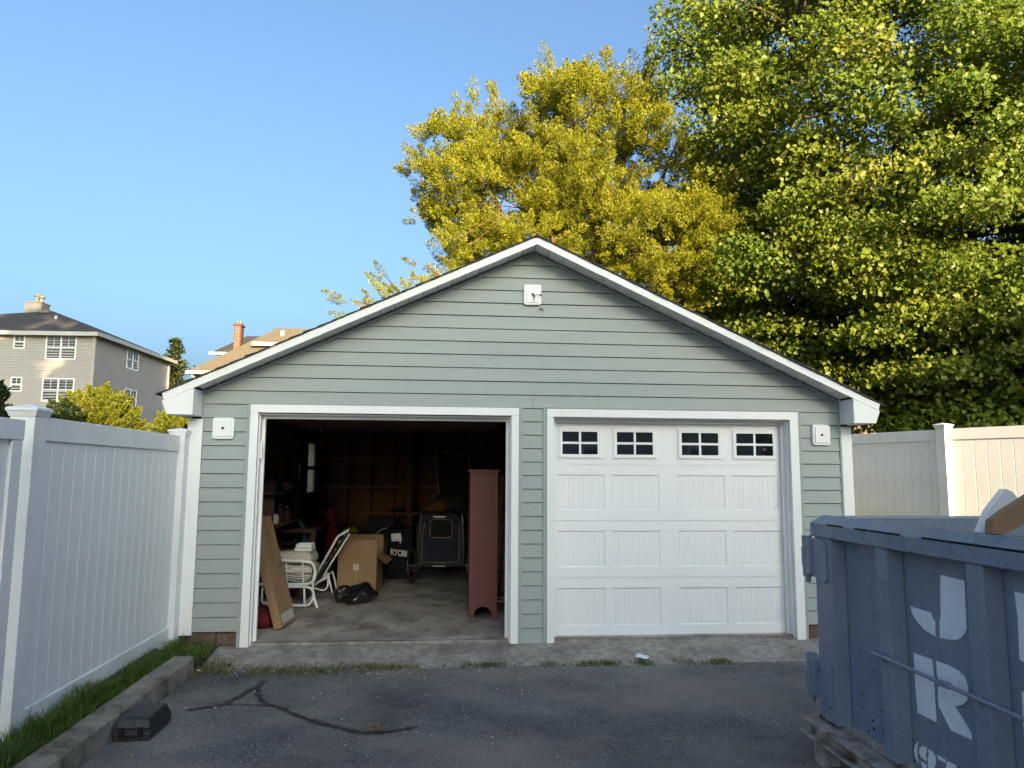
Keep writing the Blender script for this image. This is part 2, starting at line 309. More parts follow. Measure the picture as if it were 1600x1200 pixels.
# ------------------------------------------------------------------ ground
from mathutils import noise as mn
GZ = -0.03                                       # driveway level
sheet('ground', -400, 400, -300, 600, -0.09, 24, 24, LAWN)
sheet('driveway', -2.0, 12.0, -14.0, -0.40, GZ, 120, 120, ASPH,
      zf=lambda x, y: .010*mn.noise(Vector((x*.8, y*.8, 0))) + .003*mn.noise(Vector((x*4, y*4, 3))) - .03*max(0, min(1, (y+.62)/.2)))
def apron_z(x, y): return .035 - .085*max(0, min(1, (-y)/.55))**1.3 + .004*mn.noise(Vector((x*3, y*3, 5)))
sheet('concrete_apron', -2.25, 4.3, -.56, .03, 0, 130, 14, CONC, zf=apron_z,
      edge=lambda x, a, b: (.05*mn.noise(Vector((x*1.4, 1, 0))) + .02*mn.noise(Vector((x*7, 2, 0)))) if a else 0)
sheet('garage_floor', -2.2, 3.9, .03, 6.62, .062, 40, 40, FLOOR, zf=lambda x, y: .004*mn.noise(Vector((x*1.3, y*1.3, 9))))
MB().box(-2.2, 3.9, .028, .034, -.05, .058).build('floor_edge', CONC, kind='structure')
sheet('grass_bed', -2.75, -2.10, -8.0, .1, .06, 8, 60, SOIL, zf=lambda x, y: .02*mn.noise(Vector((x*3, y*3, 1))))

# ------------------------------------------------------------------ garage
AX, SL, AZ = .85, .463, 3.73                     # ridge x, roof slope, soffit height at the ridge
def soff(x): return AZ - SL*abs(x-AX)
G = thing('garage', 'detached sage green two-car garage with white trim and one door open', 'garage', (.85, 0, 0))
# structural walls behind the siding
wl = MB()
wl.box(-2.30, -2.2, .02, 5.25, .15, 2.30); wl.box(-2.30, -2.2, 6.25, 6.7, .15, 2.30); wl.box(-2.30, -2.2, 5.25, 6.25, .15, 1.18); wl.box(-2.30, -2.2, 5.25, 6.25, 2.12, 2.30)
wl.box(3.9, 4.0, .02, 6.7, .15, 2.30); wl.box(-2.2, 3.9, 6.62, 6.7, .0, 2.30)
for x0, x1 in ((-2.2, -1.70), (.64, 1.04), (3.38, 3.9)): wl.box(x0, x1, .02, .11, .05, 2.13)
wl.box(-2.2, 3.9, .02, .11, 2.13, 2.30)
for y0 in (.02, 6.62): wl.prism([(-2.2, y0, 2.30), (3.9, y0, 2.30), (3.9, y0, soff(3.9)), (AX, y0, AZ), (-2.2, y0, soff(-2.2))], (0, .08, 0))
wl.build('wall', STUDW, G)
fb = MB()
for x0, x1 in ((-2.28, -1.99), (-1.98, -1.79), (3.52, 3.78), (3.79, 3.98)): fb.box(x0, x1, .005, .12, -.06, .155)
fb.box(-2.29, -2.19, .12, 6.7, -.06, .15); fb.box(3.89, 3.99, .12, 6.7, -.06, .15)
fb.build('foundation_block', BLOCK, G, bevel=.006)

# siding: one object per course
def course(x0, x1, z, h=.127, clip=False):
    a = MB()
    def prof(x, top):
        t = z + h - .006
        return [(x, -.022, z), (x, -.008, t), (x, .006, t), (x, .006, z)]
    if not clip:
        p, q = prof(x0, None), prof(x1, None)
    else:
        p = q = None
    if p:
        a.add(p + q, [(0,1,2,3), (7,6,5,4), (0,4,5,1), (1,5,6,2), (2,6,7,3), (3,7,4,0)])
    return a
def gable_course(z, h=.127, xmin=-2.2, xmax=3.9):
    def xl(zz): return max(xmin, AX-(AZ-.012-zz)/SL), min(xmax, AX+(AZ-.012-zz)/SL)
    a0, a1 = xl(z); t = min(z+h-.006, AZ-.02); b0, b1 = xl(t)
    kz = [z]
    # break points where the rake starts
    v = []
    def y(zz): return -.022+.014*min(1, (zz-z)/h)
    pts = [(a0, z), (a1, z)]
    zr = soff(3.9)-.012
    if z < zr < t and xmax == 3.9: pts += [(3.9, zr)]
    pts += [(b1, t), (b0, t)]
    if z < zr < t and xmin == -2.2: pts += [(-2.2, zr)]
    n_ = len(pts); vs = [(x, y(zz), zz) for x, zz in pts] + [(x, .006, zz) for x, zz in pts]
    fs = [tuple(range(n_)), tuple(range(2*n_-1, n_-1, -1))] + [(i, (i+1) % n_, n_+(i+1) % n_, n_+i) for i in range(n_)]
    return MB().add(vs, fs)
Z0 = 2.2
for k in range(0, 12):                           # full-width courses up to the ridge
    z = Z0 + .127*k
    if z > AZ-.06: break
    if k == 0:
        course(-2.2, .846, z).build('siding_board', SAGE, G); course(.849, 3.9, z).build('siding_board', SAGE, G)
    else:
        xs_ = {1: .846, 2: -.34, 3: -.32, 4: 1.93, 5: .2, 6: 1.3}.get(k)
        if xs_ is None: os_ = [gable_course(z).build('siding_board', SAGE, G)]
        else: os_ = [gable_course(z, xmax=xs_).build('siding_board', SAGE, G), gable_course(z, xmin=xs_-.001).build('siding_board', SAGE, G)]
        for j_, o in enumerate(os_): o.location = (0, -.0015*j_+random.uniform(-.0008, .0008), random.uniform(-.0008, .0008))
ml, mm, mr_ = None, None, None
for k in range(1, 17):                           # strips beside and between the doors
    z = Z0 - .127*k
    if ml is None:
        ml = course(-2.2, -1.80, z).build('siding_board', SAGE, G); mm = course(.745, .945, z).build('siding_board', SAGE, G); mr_ = course(3.495, 3.9, z).build('siding_board', SAGE, G)
    else:
        for o in (ml, mm, mr_): clone(o, G, (0, 0, -.127*(k-1)))
course(.745, .945, .03, h=.138).build('siding_board', SAGE, G)
jc = MB()                                        # sage channels round the casings and under the rake
for x0, x1 in ((-1.803, -1.772), (.714, .748), (.942, .976), (3.467, 3.498)): jc.box(x0, x1, -.027, .003, .015, 2.215)
for x0, x1 in ((-1.772, .714), (.976, 3.467)): jc.box(x0, x1, -.027, .003, 2.2, 2.215)
jc.box(-2.203, -2.188, -.025, .003, .16, soff(-2.2)-.02); jc.box(3.888, 3.903, -.025, .003, .16, soff(3.9)-.02)
for s in (-1, 1):
    xa, xb = AX, AX + s*3.05
    jc.prism([(xa, -.029, AZ-.004), (xb, -.029, AZ-.004-SL*3.05), (xb, -.029, AZ-.028-SL*3.05), (xa, -.029, AZ-.028)], (0, .028, 0))
jc.build('siding_channel', SAGE, G, bevel=.002)

# casings and jambs
def casing(xo0, xi0, xi1, xo1, zi, zo, zb):
    for x0, x1 in ((xo0, xi0), (xi1, xo1)): MB().box(x0, x1, -.035, .012, zb, zi).build('door_casing', TRIM, G, bevel=.003)
    MB().box(xo0, xo1, -.036, .012, zi+.0005, zo).build('door_casing', TRIM, G, bevel=.003)
casing(-1.770, -1.697, .640, .712, 2.123, 2.198, .012)
casing(.978, 1.042, 3.380, 3.466, 2.118, 2.196, .018)
jb = MB()
for xa, xb in ((-1.697, .640), (1.042, 3.380)):
    jb.box(xa, xa+.012, .013, .16, .03, 2.105); jb.box(xb-.012, xb, .013, .16, .03, 2.105); jb.box(xa-.001, xb+.001, .0125, .161, 2.106, 2.1175)
jb.build('door_jamb', TRIM, G)
for xa, xb in ((-1.697, .640), (1.042, 3.380)):
    for x0, x1 in ((xa+.0125, xa+.040), (xb-.040, xb-.0125)): MB().box(x0, x1, .088, .118, .045, 2.074).build('door_stop', TRIM, G)
    MB().box(xa+.013, xb-.013, .086, .12, 2.075, 2.1055).build('door_stop', TRIM, G)
MB().box(-1.684, -1.664, .028, .046, 1.70, 1.86).build('keypad_cover', TRIM, G, bevel=.003)
MB().box(1.055, 1.066, .055, .075, 1.42, 1.58).build('keypad_cover', SOFF, G, bevel=.002)
MB().box(1.05, 3.37, .075, .17, .036, .052).build('door_seal', RUBBER, G)

# corner boards
for x0, x1, xs in ((-2.322, -2.190, -2.322), (3.905, 4.012, 4.012)):
    q = MB().box(x0, x1, -.03, .003, .14, 2.058)
    q.box(x0, x0+.02, .003, .10, .14, 2.058) if x0 < 0 else q.box(x1-.02, x1, .003, .10, .14, 2.058)
    q.build('corner_board', TRIM, G, bevel=.003)
q = MB()
for b_ in ((.10, 5.25, .14, 2.1), (6.25, 6.7, .14, 2.1), (5.25, 6.25, .14, 1.18)): q.box(-2.312, -2.302, *b_)
q.build('side_cladding', SAGE, G); MB().box(4.0, 4.01, .10, 6.7, .14, 2.1).build('side_cladding', SAGE, G)

# mounting blocks for lights
def mount(x0, x1, z0, z1, wired=False):
    c = .014
    oc = [(x0+c, z0), (x1-c, z0), (x1, z0+c), (x1, z1-c), (x1-c, z1), (x0+c, z1), (x0, z1-c), (x0, z0+c)]
    o = MB().prism([(x, -.045, z) for x, z in oc], (0, .045, 0)).build('mounting_block', TRIM, G, bevel=.003)
    i = .022
    MB().prism([(x0+i, -.055, z0+i), (x1-i, -.055, z0+i), (x1-i, -.055, z1-i), (x0+i, -.055, z1-i)], (0, .012, 0)).build('face_plate', TRIM, o, bevel=.003)
    cx, cz = (x0+x1)/2, (z0+z1)/2
    MB().cyl((cx, -.0575, cz), (cx, -.05, cz), .0125, 14).build('cable_hole', BLACK, o)
    if wired:
        o['label'] = 'white mounting block under the gable peak with loose black wires'
        MB().tube([(cx, -.055, cz), (cx+.006, -.072, cz-.01), (cx+.012, -.07, cz-.03), (cx+.014, -.068, cz-.07)], .0035, 6).build('wire', STEEL, o)
        MB().tube([(cx+.008, -.068, cz-.008), (cx+.016, -.074, cz-.035)], .007, 6).build('wire_nut', BLACK, o)
        MB().tube([(cx, -.055, cz), (cx+.02, -.075, cz-.01), (cx+.05, -.08, cz-.008), (cx+.07, -.08, cz-.012)], .003, 6).build('wire', STEEL, o)
        MB().tube([(cx+.062, -.08, cz-.013), (cx+.084, -.08, cz-.008)], .007, 6).build('wire_nut', BLACK, o)
    else: o['label'] = 'white mounting block beside the open bay' if cx < 0 else 'white mounting block beside the closed door'
mount(-2.098, -1.908, 1.876, 2.070); mount(3.606, 3.785, 1.874, 2.074); mount(.752, .922, 3.200, 3.400, True)
MB().tube([(.905, -.03, 3.165), (.925, -.05, 3.16), (.94, -.04, 3.145)], .006, 6).build('wire_end', BLACK, G)

# fascia, soffit, eave returns
YF = -.28
for s in (-1, 1):
    xb = AX + s*3.325
    MB().prism([(AX, YF, AZ), (AX, YF, AZ+.074), (xb, YF, AZ+.074-SL*3.325), (xb-s*.022, YF, AZ-SL*3.303)], (0, .025, 0)).build('fascia', TRIM, G, bevel=.002)
    # soffit in pieces with a groove between them
    nps = 23; base = None
    ux, uz = s*1/math.hypot(1, SL), -SL/math.hypot(1, SL); pitch_ = 3.05*math.hypot(1, SL)/nps
    for i in range(nps):
        L0, L1 = i*pitch_+.003, (i+1)*pitch_-.003
        p = [(AX+ux*L, AZ+uz*L) for L in (L0, L1)]
        q = MB().prism([(p[0][0], YF+.025, p[0][1]+.012), (p[1][0], YF+.025, p[1][1]+.012), (p[1][0], YF+.025, p[1][1]+.02), (p[0][0], YF+.025, p[0][1]+.02)], (0, .275, 0))
        q.box(p[1][0]-.002, p[1][0]+.002, -.055, -.028, p[1][1]-.006+.012*0, p[1][1]+.014)
        q.build('soffit_panel', SOFF, G)
    # boxed return at the eave
    xi = AX + s*3.055; xo = AX + s*3.275
    zt = lambda x: AZ - SL*abs(x-AX)
    poly = [(xi, YF+.004, 2.078), (xo, YF+.004, 2.078), (AX+s*3.322, YF+.004, 2.196), (xi, YF+.004, zt(xi)-.002)]
    MB().prism(poly, (0, .284, 0)).build('eave_return', TRIM, G, bevel=.003)
    MB().prism([(AX+s*3.16, 0, 2.085), (xo, 0, 2.085), (AX+s*3.31, 0, 2.19), (AX+s*3.16, 0, 2.25)], (0, 6.9, 0)).build('eave_soffit', TRIM, G)
# roof: deck and shingle courses
for s in (-1, 1):
    xe = AX + s*3.36; ze = AZ+.076-SL*3.36
    MB().prism([(AX, YF+.026, AZ+.022), (AX, YF+.026, AZ+.074), (AX+s*3.31, YF+.026, AZ+.074-SL*3.31), (AX+s*3.31, YF+.026, AZ+.022-SL*3.31)], (0, 7.15, 0)).build('roof_deck', STUDW, G)
    nc = 27; L = 3.37*math.hypot(1, SL)/nc; ux, uz = s/math.hypot(1, SL), -SL/math.hypot(1, SL); nx_, nz_ = s*SL/math.hypot(1, SL), 1/math.hypot(1, SL)
    for i in range(nc):
        a0, a1 = i*L, (i+1)*L; y0 = YF-.02+random.uniform(-.006, .006)
        P = lambda a, h: (AX+ux*a+nx_*h, y0, AZ+.0745+uz*a+nz_*h)
        t1 = .014 + (.006 if i % 4 == 0 else 0)
        MB().prism([P(a0-.02 if i else 0, .001), P(a1, .001), P(a1, t1), P(a0-.02 if i else 0, .006)], (0, 7.2, 0)).build('shingle_course', SHING, G)
MB().tube([(AX, YF-.02, AZ+.083), (AX, 6.95, AZ+.083)], .018, 8).build('ridge_cap', SHING, G)

# interior framing
for i in range(15):
    y = .36 + i*.41
    if 4.2 < y < 6.2: continue
    MB().box(-2.2, -2.11, y, y+.04, .08, 2.28).build('wall_stud', REDST, G)
for i in range(14):
    x = -2.1 + i*.41; MB().box(x, x+.04, 6.53, 6.62, .08, 2.28).build('wall_stud', STUDW, G)
for i in range(11):
    z = .08 + i*.2; MB().box(-2.2, 3.9, 6.605, 6.62 if i % 3 else 6.625, z, z+.192).build('sheathing_board', BOARDW, G)
for z in (.86, 1.30, 1.80): MB().box(-2.1, 1.0, 6.515, 6.529, z, z+.02).build('lit_edge_strip', CARD, G)  # pale strips painting in the light caught on the board edges
for i in range(9):
    y = .5 + i*.75; MB().box(-2.2, 3.9, y, y+.04, 2.30, 2.44).build('ceiling_joist', STUDW, G)
MB().box(-2.2, 3.9, .2, 6.6, 2.445, 2.455).build('ceiling_board', STUDW, G)
MB().box(-2.2, 3.9, .12, .20, 2.12, 2.30).build('door_header', STUDW, G)
# side window in the left wall
wf = MB().box(-2.24, -2.17, 5.25, 5.32, 1.18, 2.12); wf.box(-2.24, -2.17, 6.18, 6.25, 1.18, 2.12); wf.box(-2.24, -2.17, 5.32, 6.18, 2.05, 2.12); wf.box(-2.24, -2.17, 5.32, 6.18, 1.18, 1.24)
wf.box(-2.23, -2.18, 5.32, 6.18, 1.62, 1.67); w_ = wf.build('window', STUDW, G)
m_, n_, l_, b_ = nodes('frosted_pane'); b_.inputs['Base Color'].default_value = (.8, .78, .7, 1); b_.inputs['Transmission Weight'].default_value = .9; b_.inputs['Roughness'].default_value = .6
for z0, z1 in ((1.24, 1.62), (1.67, 2.05)): MB().box(-2.215, -2.21, 5.32, 6.18, z0, z1).build('window_pane', m_, w_)

# closed garage door: sections with pressed panels, windows on the top one
YD = .13
D = MB().box(1.055, 3.367, YD+.012, YD+.04, .052, 2.19).build('garage_door', DOORW, G)
secs = [(.052, .594), (.597, 1.132), (1.135, 1.668), (1.671, 2.188)]
pan = [(1.098, 1.568), (1.637, 2.108), (2.287, 2.771), (2.843, 3.321)]
def pressed(x0, x1, z0, z1):
    """raised ridge round a panel and vertical bead grooves inside"""
    q = MB(); e = .009
    q.prism([(x0, YD+.004, z1), (x1, YD+.004, z1), (x1, YD-.004, z1-e), (x0, YD-.004, z1-e)], (0, .01, 0))
    return q
for z0, z1 in secs:
    s_ = MB(); t = (z0 > 1.6)
    if not t:
        # section face built as a grid with recessed panels
        xs = [1.056] + [v for p in pan for v in p] + [3.366]; pz0, pz1 = z0+.092+.006, z1-.094
        s_.box(1.056, 3.366, YD, YD+.012, z0, pz0); s_.box(1.056, 3.366, YD, YD+.012, pz1, z1)
        for i in range(0, len(xs), 2): s_.box(xs[i], xs[i+1], YD, YD+.012, pz0, pz1)
        for x0, x1 in pan:
            b = .012
            # sloped borders of the recess
            s_.add([(x0,YD,pz0),(x1,YD,pz0),(x1-b,YD+.009,pz0+b),(x0+b,YD+.009,pz0+b),(x0,YD,pz1),(x1,YD,pz1),(x1-b,YD+.009,pz1-b),(x0+b,YD+.009,pz1-b)],
                   [(0,1,2,3),(5,4,7,6),(4,0,3,7),(1,5,6,2)])
            nb = 9; wv = (x1-x0-2*b)/nb
            for i in range(nb):                  # beads with a fine V groove between them
                u0 = x0+b+i*wv; u1 = u0+wv; g = .005
                s_.add([(u0,YD+.0095,pz0+b),(u0+g,YD+.0065,pz0+b),(u1-g,YD+.0065,pz0+b),(u1,YD+.0095,pz0+b),(u0,YD+.0095,pz1-b),(u0+g,YD+.0065,pz1-b),(u1-g,YD+.0065,pz1-b),(u1,YD+.0095,pz1-b)],
                       [(0,1,5,4),(1,2,6,5),(2,3,7,6)])
    else:
        s_.box(1.056, 3.366, YD, YD+.012, z0, z1)
    s_.build('door_section', DOORW, D)
for x0, x1 in ((1.118, 1.532), (1.656, 2.082), (2.305, 2.744), (2.86, 3.304)):
    z0, z1 = 1.735, 2.022
    q = MB(); b = .034
    q.box(x0-.018, x1+.018, YD-.004, YD-.0005, z0-.018, z0); q.box(x0-.018, x1+.018, YD-.004, YD-.0005, z1, z1+.018)
    q.box(x0-.018, x0, YD-.004, YD-.0005, z0, z1); q.box(x1, x1+.018, YD-.004, YD-.0005, z0, z1)
    q.box(x0, x1, YD-.016, YD-.0005, z0, z0+b); q.box(x0, x1, YD-.016, YD-.0005, z1-b, z1); q.box(x0, x0+b, YD-.016, YD-.0005, z0+b, z1-b); q.box(x1-b, x1, YD-.016, YD-.0005, z0+b, z1-b)
    cx, cz = (x0+x1)/2, (z0+z1)/2
    q.box(cx-.011, cx+.011, YD-.013, YD-.0005, z0+b, z1-b); q.box(x0+b, cx-.011, YD-.013, YD-.0005, cz-.011, cz+.011); q.box(cx+.011, x1-b, YD-.013, YD-.0005, cz-.011, cz+.011)
    q.build('window_frame', TRIM, D, bevel=.002)
    for a0, a1 in ((x0+b, cx-.011), (cx+.011, x1-b)):
        for c0, c1 in ((z0+b, cz-.011), (cz+.011, z1-b)):
            t = random.uniform(-.004, .004)
            MB().prism([(a0, YD-.006, c0), (a1, YD-.006+t, c0), (a1, YD-.006+t, c1), (a0, YD-.006, c1)], (0, .005, 0)).build('window_pane', GLASS, D)
# the left door, rolled up under the ceiling
O = MB().box(-1.66, .60, .30, 2.45, 2.115, 2.15).build('raised_door', STUDW, G)
for i in range(4): MB().box(-1.66, .60, .30+i*.54, .83+i*.54, 2.095, 2.112).build('door_section', STUDW, O)
MB().box(-1.66, .60, .26, .295, 2.085, 2.15).build('door_edge', STUDW, O)
for x in (-1.69, .62): MB().box(x-.015, x+.015, .18, 2.6, 2.16, 2.2).build('door_track', STEEL, G)

# ------------------------------------------------------------------ white fences
def post(parent, c, ux, w_=.134, z0=-.05, z1=1.93, cap=True):
    ux = Vector(ux).normalized(); uy = Vector((-ux.y, ux.x, 0)); zz = Vector((0, 0, 1)); c = Vector(c)
    o = MB().obox(c+zz*((z0+z1)/2), ux, uy, zz, w_/2, w_/2, (z1-z0)/2).build('post', VINYL, parent, bevel=.004)
    if cap:
        q = MB(); h = w_/2; prof = [(h+.003, z1-.002), (h+.006, z1+.006), (h+.014, z1+.028), (h+.019, z1+.032), (h+.019, z1+.047), (h+.008, z1+.054), (.004, z1+.072)]
        rings = [[c + ux*(i*r) + uy*(j*r) + zz*z for i, j in ((-1,-1),(1,-1),(1,1),(-1,1))] for r, z in prof]
        vs = [p for r in rings for p in r]; fs = [(a*4+k, a*4+(k+1) % 4, (a+1)*4+(k+1) % 4, (a+1)*4+k) for a in range(len(prof)-1) for k in range(4)] + [(3,2,1,0), tuple(len(vs)-4+k for k in range(4))]
        q.add(vs, fs).build('post_cap', VINYL, o)
    return o
def panel(parent, a, b, z0, z1, bw=.1475, rt_=.05, railh=.14, z0b=None, z1b=None):
    a, b = Vector(a), Vector(b); d = (b-a); L = d.length; d.normalize(); nrm = Vector((-d.y, d.x, 0)); zz = Vector((0, 0, 1))
    MB().obox((a+b)/2+zz*(z1-railh/2), d, nrm, zz, L/2, rt_/2, railh/2).build('top_rail', VINYL, parent, bevel=.004)
    MB().obox((a+b)/2+zz*(z0+.055), d, nrm, zz, L/2, rt_/2, .055).build('bottom_rail', VINYL, parent, bevel=.004)
    n_ = max(1, round(L/bw)); bw = L/n_; first = None
    for i in range(n_):
        if first is None:
            c = a + d*(bw/2); hh = (z1-railh-z0-.11)/2+.01; zc = (z0+.11+z1-railh)/2; t = .011; g = .005; w2 = bw/2-.0005
            prof = [(-w2, t-.005), (-w2+g, t), (w2-g, t), (w2, t-.005), (w2, -t+.005), (w2-g, -t), (-w2+g, -t), (-w2, -t+.005)]
            bot = [c + d*u + nrm*v + zz*(zc-hh) for u, v in prof]
            first = MB().prism(bot, zz*(2*hh)).build('fence_board', VINYL, parent)
        else: clone(first, parent, d*(bw*i))
fx = lambda y: -2.365 + 0*y               # line of the left fence
LF = thing('vinyl_fence', 'white vinyl privacy fence along the grass strip left of the garage', 'fence', (fx(-1.3), -1.3, 0), 'white vinyl fences')
dirL = Vector((0, 1, 0))
post(LF, (-2.362, -.085, 0), dirL, w_=.128, z0=.05, z1=1.90); post(LF, (-2.390, -2.512, 0), dirL, w_=.138, z0=-.02, z1=1.892)
panel(LF, (-2.365, -2.442, 0), (-2.365, -.150, 0), .125, 1.897)
GT = thing('vinyl_gate', 'white vinyl gate at the left edge nearer than the capped post', 'gate', (fx(-3.4), -3.4, 0))
gx = lambda y: -2.283 + 0*y
ga, gb = Vector((gx(-4.1), -4.1, 0)), Vector((gx(-2.80), -2.80, 0)); gd = (gb-ga).normalized(); gn = Vector((-gd.y, gd.x, 0)); zz = Vector((0, 0, 1))
MB().obox((ga+gb)/2+zz*1.80, gd, gn, zz, (gb-ga).length/2, .03, .055).build('top_rail', VINYL, GT, bevel=.004)
MB().obox((ga+gb)/2+zz*.15, gd, gn, zz, (gb-ga).length/2, .03, .055).build('bottom_rail', VINYL, GT, bevel=.004)
for s in (ga+gd*.055, gb-gd*.055): MB().obox(s+zz*.975, gd, gn, zz, .05, .026, .77).build('gate_stile', VINYL, GT, bevel=.004)
for i in range(8):
    c = gb-gd*(.105+.0725+i*.147)
    if (c-ga).dot(gd) > .17: MB().obox(c+zz*.975, gd, gn, zz, .070, .009, .77).build('gate_board', VINYL, GT, bevel=.004)
RZ = 2.17
RF = thing('vinyl_fence', 'white vinyl privacy fence behind the dumpster, its nearer panel sunlit', 'fence', at_z(1474, 671, RZ) - Vector((0, 0, RZ)), 'white vinyl fences')
pp = Vector(RF.location); r0 = at_z(1331, 679, RZ); r0.z = 0; d1 = (r0-pp).normalized()
r2 = at_z(1600, 662.5, RZ+.02); r2.z = 0; d2 = Vector((-.46, .888, 0)).normalized(); 
post(RF, pp, d1, w_=.13, z0=-.05, z1=RZ+.012)
panel(RF, pp+d1*.066, pp+d1*2.5, .06, RZ)
panel(RF, pp-d2*3.6, pp-d2*.066, .06, RZ+.005)
post(RF, pp+d1*2.57, d1, w_=.13, z0=-.05, z1=RZ+.012); post(RF, pp-d2*3.66, d2, w_=.13, z0=-.05, z1=RZ+.012)

# ------------------------------------------------------------------ kerb, grass, weeds, sealed cracks
kerb = MB()
NK = 60
ring = []
for i in range(NK+1):
    y = -.66 - 7.0*i/NK; xo = -1.962; xi_ = -2.135
    j = lambda k: .009*mn.noise(Vector((k*3, y*5, 2)))
    ring.append([(xo+.012+j(1), y, -.06), (xo+j(2), y, .094+j(3)), (xo-.022+j(4), y, .112+j(5)), (xi_+.02+j(6), y, .112+j(7)), (xi_+j(8), y, .05)])
vs = [p for r in ring for p in r]; fs = [(a*5+k, a*5+k+1, (a+1)*5+k+1, (a+1)*5+k) for a in range(NK) for k in range(4)] + [(0,1,2,3,4), tuple(NK*5+k for k in range(5))]
kb = kerb.add(vs, fs).build('concrete_kerb', KERBM, smooth=False); tag(kb, 'low weathered concrete kerb edging the grass strip left of the driveway', 'kerb')
def blades(name, pts, hts, wid, material, lean=.5, label=None, cat='grass', tl=(0, 1)):
    n_ = len(pts); P = np.array(pts); h = np.array(hts); az = rng.uniform(0, 2*np.pi, n_); ln = rng.uniform(.1, lean, n_)*h
    d = np.stack([np.cos(az), np.sin(az), np.zeros(n_)], 1); sd = np.stack([-np.sin(az), np.cos(az), np.zeros(n_)], 1)
    wv = (np.array(wid)*rng.uniform(.6, 1.2, n_))[:, None]
    b0, b1 = P - sd*wv/2, P + sd*wv/2
    mid = P + d*(ln*.35)[:, None]; mid[:, 2] += h*.6; tip = P + d*ln[:, None]; tip[:, 2] += h*rng.uniform(.75, 1, n_)
    V = np.stack([b0, b1, mid+sd*wv*.35, mid-sd*wv*.35, tip, tip], 1).reshape(-1, 3)
    i0 = np.arange(n_)*6; Fc = np.concatenate([np.stack([i0, i0+1, i0+2, i0+3], 1), np.stack([i0+3, i0+2, i0+4, i0+5], 1)])
    o = from_np(name, V, Fc, 4, material, np.repeat(rng.uniform(tl[0], tl[1], n_), 6), kind='stuff')
    if label: tag(o, label, cat)
    return o
GRASS = leafmat('grass_blade', (.05, .11, .015), (.085, .155, .026), (.16, .18, .05), .3)
WEED = leafmat('weed_blade', (.06, .11, .02), (.11, .13, .035), (.24, .20, .09), .25)
pts, hts = [], []
while len(pts) < 9500:
    y = -5.6 + 5.55*random.random(); xa = fx(y)+.05; xb = -2.125
    if y > -.62: xb = -2.03 + .12*random.random()
    x = xa + (xb-xa)*random.random()
    k = mn.noise(Vector((x*3, y*3, 0)))
    edge_ = 1.25 if (x-xa) < .12 else .8
    pts.append((x, y, .05)); hts.append((.075+.05*k+.05*random.random())*edge_*(1.3 if y < -1.6 else 1))
blades('grass_strip', pts, hts, .006, GRASS, .9, 'unmown green grass strip between the white fence and the kerb', 'grass')
pts, hts = [], []
def wy(x): return -.555 + .05*mn.noise(Vector((x*1.4, 1, 0)))
while len(pts) < 4200:
    x = random.uniform(-1.95, 3.4); dens = mn.noise(Vector((x*1.6, 4.2, 0)))*.9+.30 + mn.noise(Vector((x*6, 9.2, 0)))*.5 + (.22 if x < -.4 else 0) - (.3 if x > 2.2 else 0)
    if random.random() > dens: continue
    sp = .045 if x > -.6 else .10
    y = wy(x) + random.gauss(0, sp) - (.06 if x < -.9 else 0)
    if x < -1.6: y += random.uniform(-.1, .25)
    pts.append((x, y, -.035)); hts.append(.012+.034*random.random()**1.6 + (.035 if x < -1.7 else 0))
blades('seam_weeds', pts, hts, .006, WEED, 1.3, 'low weeds growing in the seam between apron and asphalt', 'weeds', tl=(0, 1))
# black tar sealer over cracks
def ribbon(name, pts, wd, z, material):
    P = [Vector(p) for p in pts]; out = []
    for i in range(len(P)-1):
        for k in range(16):
            t = k/16; a, b_, c_, d_ = P[max(i-1, 0)], P[i], P[i+1], P[min(i+2, len(P)-1)]
            out.append(.5*((2*b_) + (c_-a)*t + (2*a-5*b_+4*c_-d_)*t*t + (3*b_-a-3*c_+d_)*t**3))
    out.append(P[-1]); V, Fc = [], []
    for i, p in enumerate(out):
        t = (out[min(i+1, len(out)-1)] - out[max(i-1, 0)]); t = Vector((t.x, t.y)).normalized(); s_ = Vector((-t.y, t.x, 0))
        ww = wd*(.55+.75*mn.noise(Vector((i*.22, wd*50, 1)))+.45*random.random())*(min(1, i/4, (len(out)-1-i)/6)+.05)
        zz_ = z + .010*mn.noise(Vector((p.x*.8, p.y*.8, 0))) + .003*mn.noise(Vector((p.x*4, p.y*4, 3)))
        wl_, wr_ = ww*random.uniform(.55, 1.5), ww*random.uniform(.55, 1.5)
        V += [(p.x+s_.x*wl_, p.y+s_.y*wl_, zz_), (p.x-s_.x*wr_, p.y-s_.y*wr_, zz_)]
        if i: Fc.append((2*i-2, 2*i-1, 2*i+1, 2*i))
    return from_np(name, np.array(V), np.array(Fc), 4, material, kind='structure')
ribbon('crack_sealer', [at_z(*p, GZ) for p in ((412, 1062), (402, 1080), (412, 1098), (440, 1108), (475, 1124), (515, 1136), (560, 1146), (600, 1146), (655, 1136))], .023, GZ+.006, TAR)
ribbon('crack_sealer', [at_z(*p, GZ) for p in ((292, 1112), (318, 1107), (345, 1103), (372, 1090), (402, 1072))], .022, GZ+.007, TAR)
ribbon('crack_sealer', [at_z(*p, GZ) for p in ((300, 1100), (360, 1102), (440, 1104), (455, 1106))], .008, GZ+.008, TAR)
